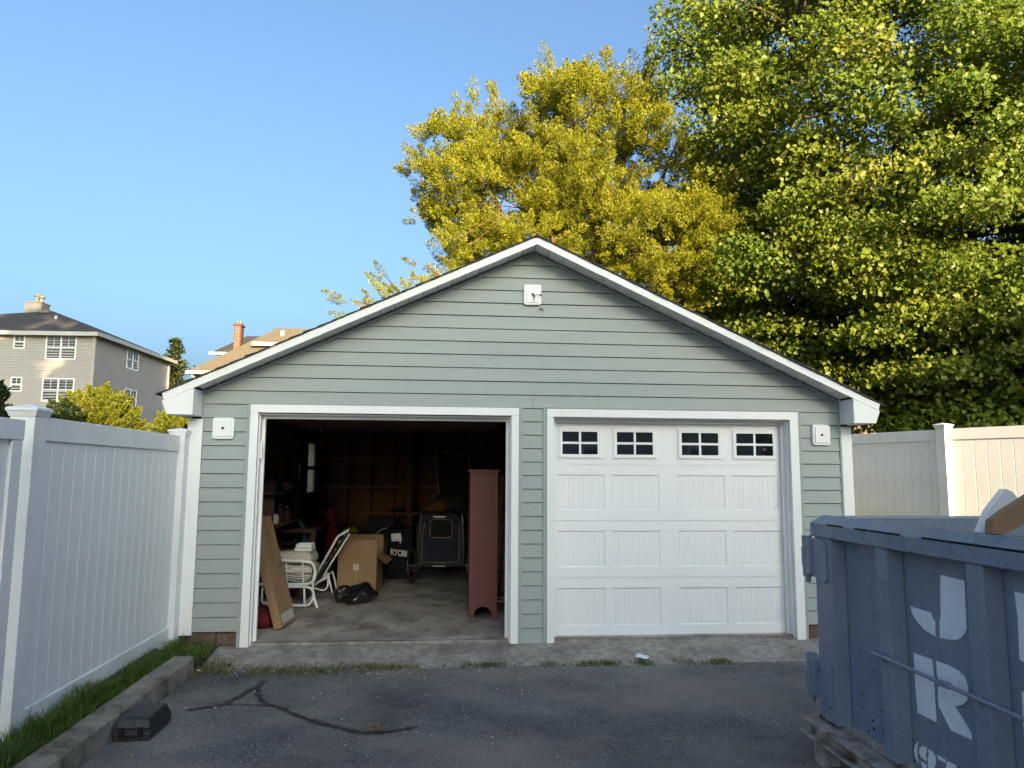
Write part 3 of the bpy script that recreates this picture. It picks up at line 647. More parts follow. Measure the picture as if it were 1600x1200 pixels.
# bits of stone and rubble
q = MB()
for _ in range(420):
    if random.random() < .5: x, y = random.uniform(-1.9, 3.3), random.gauss(-.62, .09)
    else: x, y = random.uniform(-1.95, 2.1), random.uniform(-4.6, -.55)
    r = random.choice((.004, .005, .006, .006, .009)); q.lathe((x, y, GZ+.003), [(r*.6, -.004), (r, r*.3), (r*.5, r*.8)], 5)
tag(q.build('loose_gravel', STONE, kind='stuff'), 'scattered pale gravel on the asphalt in front of the garage', 'gravel')
q = MB()
for _ in range(46):
    c = Vector((random.uniform(-1.9, 2.0), random.uniform(-4.4, -.6), GZ+.012)); a = random.uniform(0, 6.28); e = random.uniform(.008, .022)
    q.add([c+Vector((math.cos(a)*e, math.sin(a)*e, .004)), c+Vector((-math.sin(a)*e*.5, math.cos(a)*e*.5, .008)), c-Vector((math.cos(a)*e, math.sin(a)*e, 0)), c-Vector((-math.sin(a)*e*.5, math.cos(a)*e*.5, -.003))], [(0,1,2,3)])
tag(q.build('fallen_leaves', STRAW, kind='stuff'), 'a few small dry leaves scattered over the asphalt', 'leaves')
def lump(name, c, rx, ry, rz, material, amp, freq, seed, label=None, cat=None, parent=None, sub=3):
    bm = bmesh.new(); bmesh.ops.create_icosphere(bm, subdivisions=sub, radius=1); me = bpy.data.meshes.new(name); bm.to_mesh(me); bm.free()
    for v in me.vertices: v.co = Vector((v.co.x*rx, v.co.y*ry, v.co.z*rz))
    fractal(me, amp, freq, seed)
    for v in me.vertices:
        v.co += Vector(c)
    me.materials.append(material)
    for p in me.polygons: p.use_smooth = True
    o = link(name, me, parent)
    if label: tag(o, label, cat)
    return o
p = at_z(1003, 1029, -.02); lump('paper_scrap', p+Vector((0, 0, .015)), .06, .035, .018, PAPER, .02, 18, 3, 'crumpled white scrap lying in the weeds below the closed door', 'litter')
p = at_z(310, 1049, -.02); lump('paper_scrap', p+Vector((0, 0, .008)), .02, .015, .01, PAPER, .006, 40, 5, 'tiny white litter scrap by the end of the kerb', 'litter')
q = MB()
for _ in range(46):
    c = at_z(592, 1143, GZ) + Vector((random.gauss(0, .045), random.gauss(0, .035), .012+random.random()*.02)); a = random.uniform(0, 6.28); e = .014
    q.add([c+Vector((math.cos(a)*e, math.sin(a)*e, .004)), c+Vector((-math.sin(a)*e*.4, math.cos(a)*e*.4, .012)), c-Vector((math.cos(a)*e, math.sin(a)*e, 0)), c-Vector((-math.sin(a)*e*.4, math.cos(a)*e*.4, -.006))], [(0,1,2,3)])
tag(q.build('leaf_litter', STRAW, kind='stuff'), 'small clump of dry brown leaves on the tar line', 'leaves')
MB().box(-2.12, -1.96, -.64, .0, -.06, .045).build('soil_patch', SOIL, kind='structure')

# ------------------------------------------------------------------ black tool case on the asphalt
TC = thing('tool_case', 'closed black plastic tool case lying on the asphalt against the kerb', 'tool case', (-1.85, -1.99, GZ))
def rbox(x0, x1, y0, y1, z0, z1, tx=0, name='x', material=None, parent=None, bev=.01):
    q = MB().add([(x0,y0,z0),(x1,y0,z0),(x1,y1,z0),(x0,y1,z0),(x0+tx,y0+tx,z1),(x1-tx,y0+tx,z1),(x1-tx,y1-tx,z1),(x0+tx,y1-tx,z1)], [(0,3,2,1),(4,5,6,7),(0,1,5,4),(1,2,6,5),(2,3,7,6),(3,0,4,7)])
    return q.build(name, material, parent, bevel=bev)
rbox(-1.95, -1.735, -2.165, -1.81, GZ-.01, .022, -.006, 'case_base', CASEM, TC)
rbox(-1.956, -1.729, -2.171, -1.804, .024, .034, 0, 'case_rim', CASEM, TC, .003)
rbox(-1.952, -1.733, -2.167, -1.808, .036, .095, .024, 'case_lid', CASEM, TC, .012)
rbox(-1.90, -1.79, -2.12, -1.86, .094, .098, .003, 'lid_panel', CASEM, TC, .002)
for x in (-1.91, -1.80): rbox(x, x+.03, -2.180, -2.168, -.005, .05, 0, 'latch', BLACK, TC, .002)
MB().tube([(-1.87, -2.168, .0), (-1.87, -2.19, .0), (-1.815, -2.19, .0), (-1.815, -2.168, .0)], .006, 8).build('handle', BLACK, TC)

# ------------------------------------------------------------------ dumpster
DX, DP, DY = 2.195, 2.275, -2.73                 # rib face, panel face, far end
DW = 2.30
K = thing('dumpster', 'large blue-grey steel dumpster with white stencilled letters right of the driveway', 'dumpster', (3.3, -5.0, GZ))
Z0d, Z1d = .20, 1.225
MB().box(DP, DP+.02, -8.4, DY-.03, Z0d, Z1d+.04).build('side_panel', BLUE, K)
MB().box(DX+DW-.02, DX+DW, -8.4, DY-.03, Z0d, Z1d+.04).build('side_panel', BLUE, K)
MB().box(DX+.06, DX+DW-.05, DY-.09, DY-.06, Z0d, Z1d+.02).build('end_door', BLUE, K)
MB().box(DX+.05, DX+DW-.05, -8.4, DY-.08, Z0d-.02, Z0d+.02).build('floor_plate', RUSTW, K)
def rib(y0, y1, nm='rib'):
    tw = .022                                    # tapered channel welded on the panel
    MB().prism([(DX, y0+tw, Z0d+.005), (DX, y1-tw, Z0d+.005), (DP, y1, Z0d+.005), (DP, y0, Z0d+.005)], (0, 0, Z1d-Z0d-.003)).build(nm, BLUE, K, bevel=.008)
rib(-2.955, -2.73, 'corner_post')
for i in range(8): y = -3.355 - i*.665; rib(y-.14, y)
# top rail: upright outer face, sloping cap
def rail(nm, pts):
    MB().prism([p for p in pts], (0, -5.7, 0)).build(nm, BLUE, K, bevel=.006)
rail('top_rail', [(DX-.012, DY, 1.228), (DX-.012, DY, 1.306), (DX+.075, DY, 1.352), (DX+.105, DY, 1.345), (DX+.105, DY, 1.23)])
rail('top_rail', [(DX+DW+.012, DY, 1.228), (DX+DW+.012, DY, 1.306), (DX+DW-.075, DY, 1.352), (DX+DW-.105, DY, 1.345), (DX+DW-.105, DY, 1.23)])
MB().prism([(DX+.107, DY, 1.228), (DX+.107, DY, 1.306), (DX+.107, DY-.075, 1.350), (DX+.107, DY-.105, 1.345), (DX+.107, DY-.105, 1.228)], (DW-.214, 0, 0)).build('end_rail', BLUE, K, bevel=.006)
q = MB()                                         # weld seam between cap and face, in runs
for y0, y1 in ((-2.93, -3.10), (-3.22, -3.62), (-3.78, -4.6)): q.prism([(DX-.0135, y0, 1.300), (DX-.0135, y0, 1.3035), (DX-.010, y0, 1.3095), (DX-.010, y0, 1.3045)], (0, y1-y0, 0))
q.build('rail_seam', BLACK, K)
# hinges on the corner
def hinge(zb, zt, m_):
    q = MB().prism([(DX-.012, DY+.02, zb+.02), (DX-.012, DY+.02, zt-.01), (DX-.012, DY-.135, zt-.01), (DX-.012, DY-.165, zt-.045), (DX-.012, DY-.165, zb), (DX-.012, DY-.14, zb-.015)], (.014, 0, 0))
    o = q.build('hinge_plate', m_, K, bevel=.004)
    zc = (zb+zt)/2; hk = (zt-zb)
    for a, b, r in ((-.5, -.27, .030), (-.26, .22, .034), (.23, .5, .030)):
        MB().cyl((DX-.005, DY+.055, zc+hk*a), (DX-.005, DY+.055, zc+hk*b), r, 16).build('hinge_knuckle', m_, o, bevel=.003)
    MB().box(DX-.03, DX+.012, DY-.01, DY+.04, zb+.02, zt-.02).build('hinge_leaf', m_, o, bevel=.004)
    MB().cyl((DX-.005, DY+.055, zb-.035), (DX-.005, DY+.055, zb), .016, 12).build('hinge_pin', m_, o)
hinge(.985, 1.225, BLUE); hinge(.30, .545, BLUEW)
# doubler plate low on the panel, tarp bar, stencils
MB().prism([(DP-.006, -2.965, .72), (DP-.006, -3.345, .73), (DP-.006, -3.345, .21), (DP-.006, -2.965, .21)], (.008, 0, 0)).build('doubler_plate', BLUEW, K)
MB().tube([at_x(1362, 1019, DX-.02), at_x(1480, 1071, DX-.022), at_x(1600, 1124, DX-.02), Vector((DX-.02, -5.6, .68))], .0095, 10).build('tarp_bar', BLUE, K)
q = MB(); c = at_x(1475, 1069, DX-.02); q.obox(c, (0, 1, 0), (1, 0, 0), (0, 0, 1), .035, .012, .012); q.build('bar_sleeve', BLUE, K, bevel=.003)
for y in (-3.42, -4.09): MB().box(DX-.02, DX+.002, y-.012, y+.012, .672, .70).build('bar_bracket', BLUE, K)
def stencil(name, polys, x, lab=None):
    q = MB()
    for p in polys:
        P3 = [at_x(a, b, x) for a, b in p]
        q.prism(P3, (.0025, 0, 0))
    o = q.build(name, STENC, K)
    if lab: o['label'] = lab
def Z4(l, ox, oy, s): return [(ox+a/s, oy+b/s) for a, b in l]
s4 = 7.5
J1 = Z4([(518,135),(800,205),(824,690),(826,760),(805,830),(760,880),(710,902),(620,898),(516,876),(508,680),(520,640)], 1400, 880, s4)
J2 = Z4([(166,506),(405,578),(430,650),(456,680),(462,858),(330,780),(262,700),(200,610)], 1400, 880, s4)
R1 = Z4([(206,1052),(420,1128),(440,1200+340),(455,1200+500),(472,1200+664),(255,1200+552),(228,1200+260)], 1400, 880, s4)
R1 = Z4([(206,1052-1200),(420,1128-1200),(436,60),(455,380),(472,664),(255,552),(226,240)], 1400, 1040, s4)
R2 = Z4([(466,1142-1200),(610,1195-1200),(720,50),(800,130),(840,230),(848,330),(832,410),(780,460),(690,476),(760,590),(885,800),(890,874),(640,755),(560,590),(500,480),(492,400),(490,240),(600,270),(600,240),(500,160),(480,110)], 1400, 1040, s4)
stencil('stencil_letter', [J1, J2], DP-.004, 'white stencilled letter J'); stencil('stencil_letter', [R1, R2], DP-.004, 'white stencilled letter R')
PB = Z4([(255,888),(246,960),(246,1060),(262,1142),(225,1080),(210,1000),(216,940)], 1400, 1040, s4)
N1 = Z4([(358,958),(310,944),(278,960),(268,1010),(285,1060),(320,1095),(352,1120),(356,1080),(345,1060),(356,1010)], 1400, 1040, s4)
N2 = Z4([(372,975),(420,1005),(455,1060),(466,1130),(455,1180),(430,1230),(372,1240),(372,1080),(385,1040)], 1400, 1040, s4)
N3 = Z4([(290,1120),(350,1160),(356,1220),(310,1210)], 1400, 1040, s4)
S1 = Z4([(484,1048),(586,1108),(576,1142),(490,1092)], 1400, 1040, s4)
S2 = Z4([(600,1120),(712,1176),(690,1220),(640,1330),(560,1330),(590,1180)], 1400, 1040, s4)
stencil('stencil_number', [PB, N1, N2, N3, S1, S2], DP-.004, 'white stencilled phone number')
T1 = Z4([(1385,330),(1700,400),(1725,500),(1500,450),(1530,760),(1545,1180),(1446,1130),(1425,640)], 1400, 880, s4)
T2 = Z4([(1474,300),(1640,380),(1660,900),(1500,830),(1480,560)], 1400, 1040, s4)
stencil('stencil_letter', [T1, T2], DP-.004, 'white stencil strokes at the picture edge')
# I-beam under the box, stake, rust
q = MB(); yb = -2.62
for x0, x1, z0, z1 in ((2.125, 2.235, .165, .18), (2.17, 2.19, .10, .165), (2.125, 2.235, .085, .10)): q.box(x0, x1, -8.3, yb, z0, z1)
q.build('floor_rail', RUSTW, K, bevel=.004)
q = MB(); q.box(DX+DW-.26, DX+DW-.10, -8.3, yb, .165, .185); q.box(DX+DW-.20, DX+DW-.17, -8.3, yb, .085, .165); q.build('floor_rail', RUSTW, K)
for y in (-2.83, -3.7, -4.6): MB().box(2.13, 2.23, y-.05, y+.05, GZ-.02, .084).build('support_block', RUSTW, K, bevel=.004)
MB().box(3.2, 3.4, -8.0, -2.9, GZ-.02, .17).build('under_frame', RUST, K)
lump('rust_patch', (DX+.05, DY-.06, .205), .05, .11, .03, RUST, .03, 14, 4, parent=K, sub=2)
for _ in range(9):
    y = random.uniform(-3.32, -2.98); z = random.uniform(.24, .62)
    MB().lathe((DP-.0065, y, z), [(.009*random.uniform(.5, 1), 0), (.006, -.0015)], 6, (1, 0, 0)).build('paint_chip', BLACK, K)
# load
tr = MB()
sb = [at_y(a, b, -4.0) for a, b in ((1521, 832), (1535, 798), (1561, 764), (1572, 768), (1584, 783), (1572, 800), (1545, 835))]
fo = tr.prism(sb, (.02, -.012, 0)).build('foam_sheet', PAPER); tag(fo, 'white foam sheet sticking up over the dumpster rim', 'foam sheet')
cbp = [at_y(a, b, -4.25) for a, b in ((1540, 812), (1546, 808), (1560, 797), (1600, 772), (1665, 735), (1700, 780), (1600, 813), (1556, 836), (1538, 834))]
cb = tr = MB().prism(cbp, (.012, -.03, .004)).build('cardboard_sheet', CARD); tag(cb, 'torn brown cardboard sheet leaning over the dumpster rim beside the foam', 'cardboard')
q = MB()
for _ in range(90):
    c = Vector((random.uniform(2.95, 3.75), random.uniform(-6.5, -3.7), 1.08+random.uniform(-.12, .10))); a = random.uniform(0, 3.14); b_ = random.uniform(-.4, .5); Ls = random.uniform(.1, .42)
    q.obox(c, (math.cos(a), math.sin(a), b_), (-math.sin(a), math.cos(a), 0), (-b_*math.cos(a), -b_*math.sin(a), 1), Ls, random.uniform(.01, .10), .008)
q.box(2.32, 4.44, -8.2, -2.95, .25, .98)
tag(q.build('debris', DUCT, kind='stuff'), 'dark jumble of demolition debris filling the dumpster', 'debris')

# ------------------------------------------------------------------ things in the open bay
FZ = .064
# red cabinet
RC = thing('tall_cabinet', 'tall narrow red-brown wooden cabinet with arched foot inside the open bay', 'cabinet', (.43, 1.2, FZ))
y0 = 1.03; p0, p1 = at_y(731.5, 965, y0), at_y(777, 963, y0); pt = at_y(733, 733, y0)
xa, xb, zt = p0.x+.005, p1.x-.004, pt.z
arc = [(xa, FZ), (xa+.055, FZ)] + [(xa+.055+(xb-xa-.11)*(.5-.5*math.cos(math.pi*i/12)), FZ+.115*math.sin(math.pi*i/12)**.7) for i in range(1, 12)] + [(xb-.055, FZ), (xb, FZ), (xb, zt-.03), (xa, zt-.03)]
MB().prism([(x, y0, z) for x, z in arc], (0, .022, 0)).build('end_panel', REDC, RC, bevel=.002)
MB().prism([(x, y0+.50, z) for x, z in arc], (0, .022, 0)).build('end_panel', REDC, RC, bevel=.002)
MB().box(xa, xa+.02, y0+.022, y0+.50, FZ+.02, zt-.03).build('side_panel', REDC, RC); MB().box(xb-.02, xb, y0+.022, y0+.50, FZ+.02, zt-.03).build('cabinet_door', REDC, RC)
MB().box(xa-.018, xb+.018, y0-.018, y0+.54, zt-.03, zt-.004).build('cabinet_top', REDC, RC, bevel=.004)
MB().lathe((xa-.012, y0+.1, zt-.50), [(.004, 0), (.009, -.012), (.004, -.018)], 8, (1, 0, 0)).build('knob', STEEL, RC)

# pet stroller / bike trailer
yS = 3.45
S_ = thing('pet_trailer', 'navy and grey fabric pet bike trailer with gold piping and large wheels', 'pet trailer', (.0, 3.6, FZ))
def S3(a, b, y=yS): return at_y(a, b, y)
body = [(652, 884), (650, 850), (651, 822), (656, 808), (668, 802), (712, 803), (722, 812), (726, 830), (727, 860), (724, 886)]
MB().prism([S3(*p) for p in body], (0, .75, .0)).build('cabin', GREYF, S_, bevel=.03)
fr = [(661, 878), (660, 824), (664, 812), (672, 808), (708, 809), (716, 816), (719, 830), (718, 879)]
MB().prism([S3(a, b, yS-.015) for a, b in fr], (0, .014, 0)).build('front_flap', NAVY, S_, bevel=.008)
MB().prism([S3(a, b, yS-.03) for a, b in [(664, 851), (712, 852), (714, 874), (690, 878), (664, 876)]], (0, .014, 0)).build('front_pocket', NAVY, S_, bevel=.008)
wn = [(672, 838), (673, 813), (678, 811), (702, 812), (706, 815), (706, 838), (702, 840), (676, 840)]
MB().prism([S3(a, b, yS-.022) for a, b in wn], (0, .006, 0)).build('mesh_window', BLACK, S_)
MB().tube([S3(a, b, yS-.026) for a, b in wn], .0075, 6, closed=True).build('window_piping', GOLD, S_)
MB().tube([S3(a, b, yS-.02) for a, b in [(664, 818), (660, 835), (659, 878), (690, 879), (716, 878), (718, 850), (717, 822)]], .007, 6).build('flap_piping', GOLD, S_)
MB().prism([S3(a, b, yS-.022) for a, b in [(677, 806), (696, 806.5), (696, 809), (677, 808.5)]], (0, .006, 0)).build('reflective_strip', TRIM, S_)
MB().prism([S3(a, b, yS-.012) for a, b in [(676, 884), (696, 884), (696, 885.5), (676, 885.5)]], (0, .006, 0)).build('reflective_strip', STEEL, S_)
def wheel(c, r, ax, parent, spokes=16):
    c = Vector(c); ax = Vector(ax).normalized(); u = Vector((0, 0, 1)); v_ = ax.cross(u).normalized()
    ring = lambda rr, dz=0: [c + ax*dz + u*(rr*math.cos(2*math.pi*i/28)) + v_*(rr*math.sin(2*math.pi*i/28)) for i in range(28)]
    o = MB().tube(ring(r-.018), .018, 8, closed=True).build('wheel', RUBBER, parent, smooth=True)
    MB().tube(ring(r-.042), .007, 6, closed=True).build('rim', STEEL, o)
    q = MB().cyl(c-ax*.03, c+ax*.03, .016, 10)
    for i in range(spokes):
        a = 2*math.pi*i/spokes; d = u*math.cos(a)+v_*math.sin(a); q.tube([c+d*.012, c+d*(r-.045)], .0018, 4)
    q.build('spokes', STEEL, o)
    return o
wc = at_y(643.5, 877, yS+.1); rw = .235
for x in (wc.x, S3(731, 877).x+.06): wheel((x, yS+.10, FZ+rw), rw, (1, .36, 0), S_)
MB().tube([(wc.x, yS+.12, FZ+rw), (S3(731, 877).x+.06, yS+.12, FZ+rw)], .012, 8).build('axle', STEEL, S_)
for s in (0, 1):
    x = S3(655, 880).x if s == 0 else S3(724, 880).x
    MB().tube([(x, yS-.02, S3(655, 886).z), (x, yS-.03, S3(655, 850).z), (x+(.02 if s == 0 else -.02), yS-.01, S3(655, 806).z), (x, yS+.5, S3(655, 800).z)], .011, 8).build('frame_tube', STEEL, S_)
MB().tube([(wc.x+.02, yS-.1, FZ+.22), (wc.x+.05, yS-.1, FZ+.18), (wc.x+.11, yS-.06, FZ+.18)], .014, 6).build('reflector', REDF, S_)

# black tool chest lettered on the front
yR = 3.98
RB = thing('tool_chest', 'black power tool box with white lettering behind the cardboard box', 'tool chest', (-.6, 4.1, FZ))
a, b = at_y(604, 905, yR), at_y(645, 832, yR)
MB().box(a.x, b.x, yR, yR+.5, FZ, b.z).build('chest_body', BLACK, RB, bevel=.012)
MB().box(a.x-.01, b.x+.01, yR-.012, yR+.5, b.z+.002, b.z+.05).build('chest_lid', BLACK, RB, bevel=.008)
MB().prism([at_y(x, y, yR-.008) for x, y in ((611, 834), (626, 833), (628, 845), (612, 846))], (0, .006, 0)).build('clear_label', STEEL, RB)
cu = bpy.data.curves.new('lettering', 'FONT'); cu.body = 'RYOBI'; cu.size = .125; cu.extrude = .002; cu.offset = .004
to = bpy.data.objects.new('t', cu); C.objects.link(to); bpy.context.view_layer.update()
me = bpy.data.meshes.new_from_object(to.evaluated_get(bpy.context.evaluated_depsgraph_get())); bpy.data.objects.remove(to)
xs = [v.co.x for v in me.vertices]; tw = max(xs)-min(xs)
pa, pb = at_y(610.2, 866.5, yR-.006), at_y(636, 870, yR-.006)
for v in me.vertices:
    t = (v.co.x-min(xs))/tw; v.co = Vector((pa.x+(pb.x-pa.x)*t, yR-.006-v.co.z, pa.z+(pb.z-pa.z)*t+v.co.y*.95))
me.materials.clear(); me.materials.append(TRIM); link('lettering', me, RB)
MB().lathe(at_y(625.5, 844, yR-.01), [(.012, 0), (.016, -.02), (.008, -.05)], 8, (0, 0, 1)).build('latch', TRIM, RB)

# cardboard box
CB = thing('cardboard_box', 'square brown cardboard box standing behind the black bag', 'cardboard box', (-1.0, 2.8, FZ))
A, B_, Cc = at_z(526, 928, FZ), at_z(587, 929, FZ), at_z(603, 912, FZ)
ht = at_y(560, 869, A.y).z - FZ; hf = at_y(560, 844, A.y).z - FZ
du = (B_-A); dv = (Cc-B_)*.62; top = Vector((0, 0, ht)); zz0 = Vector((0, 0, 1)); th = .006
inn = dv.normalized()*th; iu = du.normalized()*th
MB().prism([A, B_, B_+dv, A+dv], Vector((0, 0, .01))).build('box_bottom', CARDD, CB)
for p, r_, o_ in ((A, B_, inn), (A+dv, B_+dv, -inn)): MB().prism([p, r_, r_+o_, p+o_], top).build('box_side', CARD, CB)
for p, r_, o_ in ((A+inn*1.05, A+dv-inn*1.05, iu), (B_+inn*1.05, B_+dv-inn*1.05, -iu)): MB().prism([p, r_, r_+o_, p+o_], top).build('box_side', CARD, CB)
e = Vector((0, 0, .002)); hfl = Vector((0, 0, hf-ht))
MB().prism([A+top+e, B_+top+e, B_+top+inn+e, A+top+inn+e], hfl+Vector((0, .012, 0))).build('box_flap', CARD, CB)
MB().prism([A+dv+top+e, B_+dv+top+e, B_+dv+top+inn+e, A+dv+top+inn+e], hfl*1.12+Vector((0, .03, 0))).build('box_flap', CARD, CB)
MB().prism([B_+top+e, B_+dv+top+e, B_+dv+top+e-iu, B_+top+e-iu], Vector((.13, 0, -.09))).build('box_flap', CARD, CB)
c = A+du*.48+Vector((0, -.004, ht*.72)); MB().box(c.x-.035, c.x+.035, c.y-.004, c.y-.001, c.z-.04, c.z+.04).build('shipping_label', CUSH, CB)
MB().prism([A+du*.47+Vector((0, -.003, .02)), A+du*.53+Vector((0, -.003, .02)), A+du*.53+Vector((0, -.003, ht*.55)), A+du*.47+Vector((0, -.003, ht*.55))], (0, .002, 0)).build('packing_tape', mat('packing_tape', (.36, .25, .15), (.33, .23, .14), scale=4, rough=.25), CB)

# flat leaning carton
LC = thing('long_carton', 'long flat cardboard carton leaning inside the left door jamb', 'carton', (-1.5, .7, FZ))
b0, b1 = at_z(441, 985, FZ), at_z(468, 968, FZ)+Vector((0, 0, 0)); t0 = at_y(399, 800, .62)
e1 = (b1-b0); e1 = e1.normalized()*min(e1.length, .42); ax_ = Vector((t0.x-b0.x-.02, .12, t0.z-b0.z)).normalized(); nn = e1.cross(ax_).normalized()
if nn.x > 0: nn = -nn
Lc = 1.09
bp_ = [b0, b0+e1, b0+e1+nn*.085, b0+nn*.085]
dz_ = FZ - min(p.z for p in bp_); bp_ = [p+Vector((0, 0, dz_+.002)) for p in bp_]
MB().prism(bp_, ax_*Lc).build('carton_body', CARD, LC, bevel=.004)
q = MB(); q.prism([bp_[0]-nn*.0015+e1*.49, bp_[0]-nn*.0015+e1*.52, bp_[0]+e1*.52, bp_[0]+e1*.49], ax_*Lc); q.build('carton_seam', CARDD, LC)
MB().prism([bp_[0]-nn*.002+e1*.08+ax_*.03, bp_[0]-nn*.002+e1*.9+ax_*.03, bp_[0]-nn*.002+e1*.9+ax_*.12, bp_[0]-nn*.002+e1*.08+ax_*.12], nn*.002).build('carton_label', CUSH, LC)
q = MB()
for k, (u_, v_, s_) in enumerate(((.25, .98, .06), (.25, 1.02, .05), (.3, .9, .07), (.6, .55, .05), (.62, .58, .04))): q.prism([bp_[0]-nn*.002+e1*u_+ax_*v_, bp_[0]-nn*.002+e1*(u_+.3)+ax_*(v_+.01), bp_[0]-nn*.002+e1*(u_+.3)+ax_*(v_+.016), bp_[0]-nn*.002+e1*u_+ax_*(v_+.006)], nn*.001)
q.build('carton_print', BLACK, LC)

# black plastic bag
bgm = at_z(552, 944, FZ)
bo = lump('trash_bag', bgm+Vector((.02, .12, .075)), .24, .17, .12, BAG, .07, 7, 8, 'crumpled black plastic trash bag on the garage floor', 'trash bag', sub=4)
for v in bo.data.vertices:
    if v.co.z < FZ: v.co.z = FZ+.001
    q_ = v.co*22; v.co += Vector((mn.noise(q_), mn.noise(q_+Vector((9, 0, 0))), mn.noise(q_+Vector((0, 9, 0)))))*.016
    v.co.z = max(v.co.z, FZ+.001)
for p in bo.data.polygons: p.use_smooth = False
lump('red_bag', at_z(409, 985, FZ)+Vector((-.02, .15, .08)), .09, .12, .12, REDF, .03, 9, 2, 'red cloth bundle on the floor behind the leaning carton', 'bundle')

# white tubular patio chair with a rolled cushion
PC = thing('patio_chair', 'white tubular patio chair holding a rolled beige cushion', 'chair', (-1.55, 2.0, FZ))
yN, yF_ = 1.72, 2.30
def T(l, r=.014, nm='frame_tube', y=yN, mat_=None, par=None, closed=False): return MB().tube([at_y(a, b, y) for a, b in l], r, 8, closed).build(nm, mat_ or WHITEP, par or PC, smooth=True)
def curve(l, k=6):
    out = []
    P = [Vector((*p, 0)) for p in l]
    for i in range(len(P)-1):
        a, b_, c_, d_ = P[max(i-1, 0)], P[i], P[i+1], P[min(i+2, len(P)-1)]
        for j in range(k):
            t = j/k; v = .5*((2*b_)+(c_-a)*t+(2*a-5*b_+4*c_-d_)*t*t+(3*b_-a-3*c_+d_)*t**3); out.append((v.x, v.y))
    return out + [l[-1]]
for y in (yN, yF_):
    T(curve([(400, 876), (432, 876), (470, 877), (487, 880), (492, 890), (492, 902), (486, 910), (470, 913), (430, 913), (400, 913)]), .017, 'arm_loop', y)
    T(curve([(410, 917), (450, 917), (478, 917), (488, 922), (490, 932), (484, 943), (474, 946), (440, 945), (412, 942), (409, 930), (410, 917)]), .015, 'base_loop', y)
    for x in (421, 475): T([(x, 917), (x+1, 945)], .013, 'base_strut', y)
    for x in (421, 447, 473): T([(x, 877), (x+1, 913)], .009, 'arm_strut', y)
    T(curve([(492, 895), (489, 910), (489, 925), (492, 938), (496, 952)]), .015, 'leg', y)
n1 = at_y(492, 892, yN); n2 = at_y(492, 892, yF_)
for p in ((470, 878), (470, 912), (412, 878), (474, 945), (412, 943)): MB().tube([at_y(*p, yN), Vector((at_y(*p, yN).x, yF_, at_y(*p, yN).z))], .013, 8).build('cross_bar', WHITEP, PC)
# the cushion: a barrel of ribbed padding between the arms
cl, cr_ = at_y(404, 893, yN).x, at_y(487, 893, yN).x; zb_, zt_ = at_y(450, 911, yN).z, at_y(450, 879, yN).z
q = MB(); nseg = 9
for i in range(nseg):
    yy0 = yN+.02+i*(yF_-yN-.04)/nseg; yy1 = yy0+(yF_-yN-.04)/nseg
    for k in range(1): pass
prof = []
NZ = 30; NA = 20; vs = []; fs = []
for i in range(NZ+1):
    t = i/NZ; x = cl+(cr_-cl)*t; rr = (.5*(zt_-zb_))*(1-abs(2*t-1)**6*.35); 
    for k in range(NA):
        a = 2*math.pi*k/NA; rib_ = 1+.045*math.cos(k*math.pi)
        vs.append((x, (yN+yF_)/2+math.cos(a)*(yF_-yN)*.49*rib_, (zt_+zb_)/2+math.sin(a)*rr*rib_))
fs = [(i*NA+k, i*NA+(k+1) % NA, (i+1)*NA+(k+1) % NA, (i+1)*NA+k) for i in range(NZ) for k in range(NA)] + [tuple(range(NA)), tuple(NZ*NA+k for k in range(NA))]
q.add(vs, fs); q.build('cushion', CUSH, PC)
q = MB()                                         # creases of the padding, drawn in as thin cords
for k in range(7):
    z = zb_+(zt_-zb_)*(.14+.12*k); bow = .018
    q.tube([(cl+(cr_-cl)*t, yN+.012+.05*abs((z-(zt_+zb_)/2)/(zt_-zb_)*2)**2, z-bow*math.sin(math.pi*t*2.0)**2) for t in np.linspace(.04, .96, 14)], .004, 5)
q.build('cushion_piping', SOFF, PC)
rbox(cl-.02, cr_+.01, yN+.015, yF_-.03, zt_-.02, zt_+.115, .05, 'seat_pad', CUSH, PC, .045)
# white power unit and cable on the pad
wp = at_y(476, 876, yN+.15)
WB = thing('power_unit', 'white ribbed plastic box on the patio chair cushion', 'box', wp); zz_ = zt_+.117
rbox(wp.x-.115, wp.x+.09, yN+.08, yN+.34, zz_, zz_+.035, .004, 'housing', PAPER, WB, .006); rbox(wp.x-.10, wp.x+.085, yN+.10, yN+.33, zz_+.038, zz_+.07, .004, 'housing_lid', PAPER, WB, .006)
for i in range(4): MB().box(wp.x-.09, wp.x+.075, yN+.13+i*.05, yN+.145+i*.05, zz_+.07, zz_+.076).build('rib', PAPER, WB)
cp = at_y(449, 858, yN+.12)
cpts = [(cp.x+.085*math.cos(t*.9)*(1-.012*t)-.02*math.sin(t*.31), yN+.16+.08*math.sin(t*.9)*(1-.01*t), zz_+.012+.085*abs(math.sin(t*.37))) for t in np.arange(0, 26, .3)]
tag(MB().tube(cpts, .009, 6).build('coiled_cable', BLACK, smooth=True), 'coiled black cable on the patio chair beside the white box', 'cable')

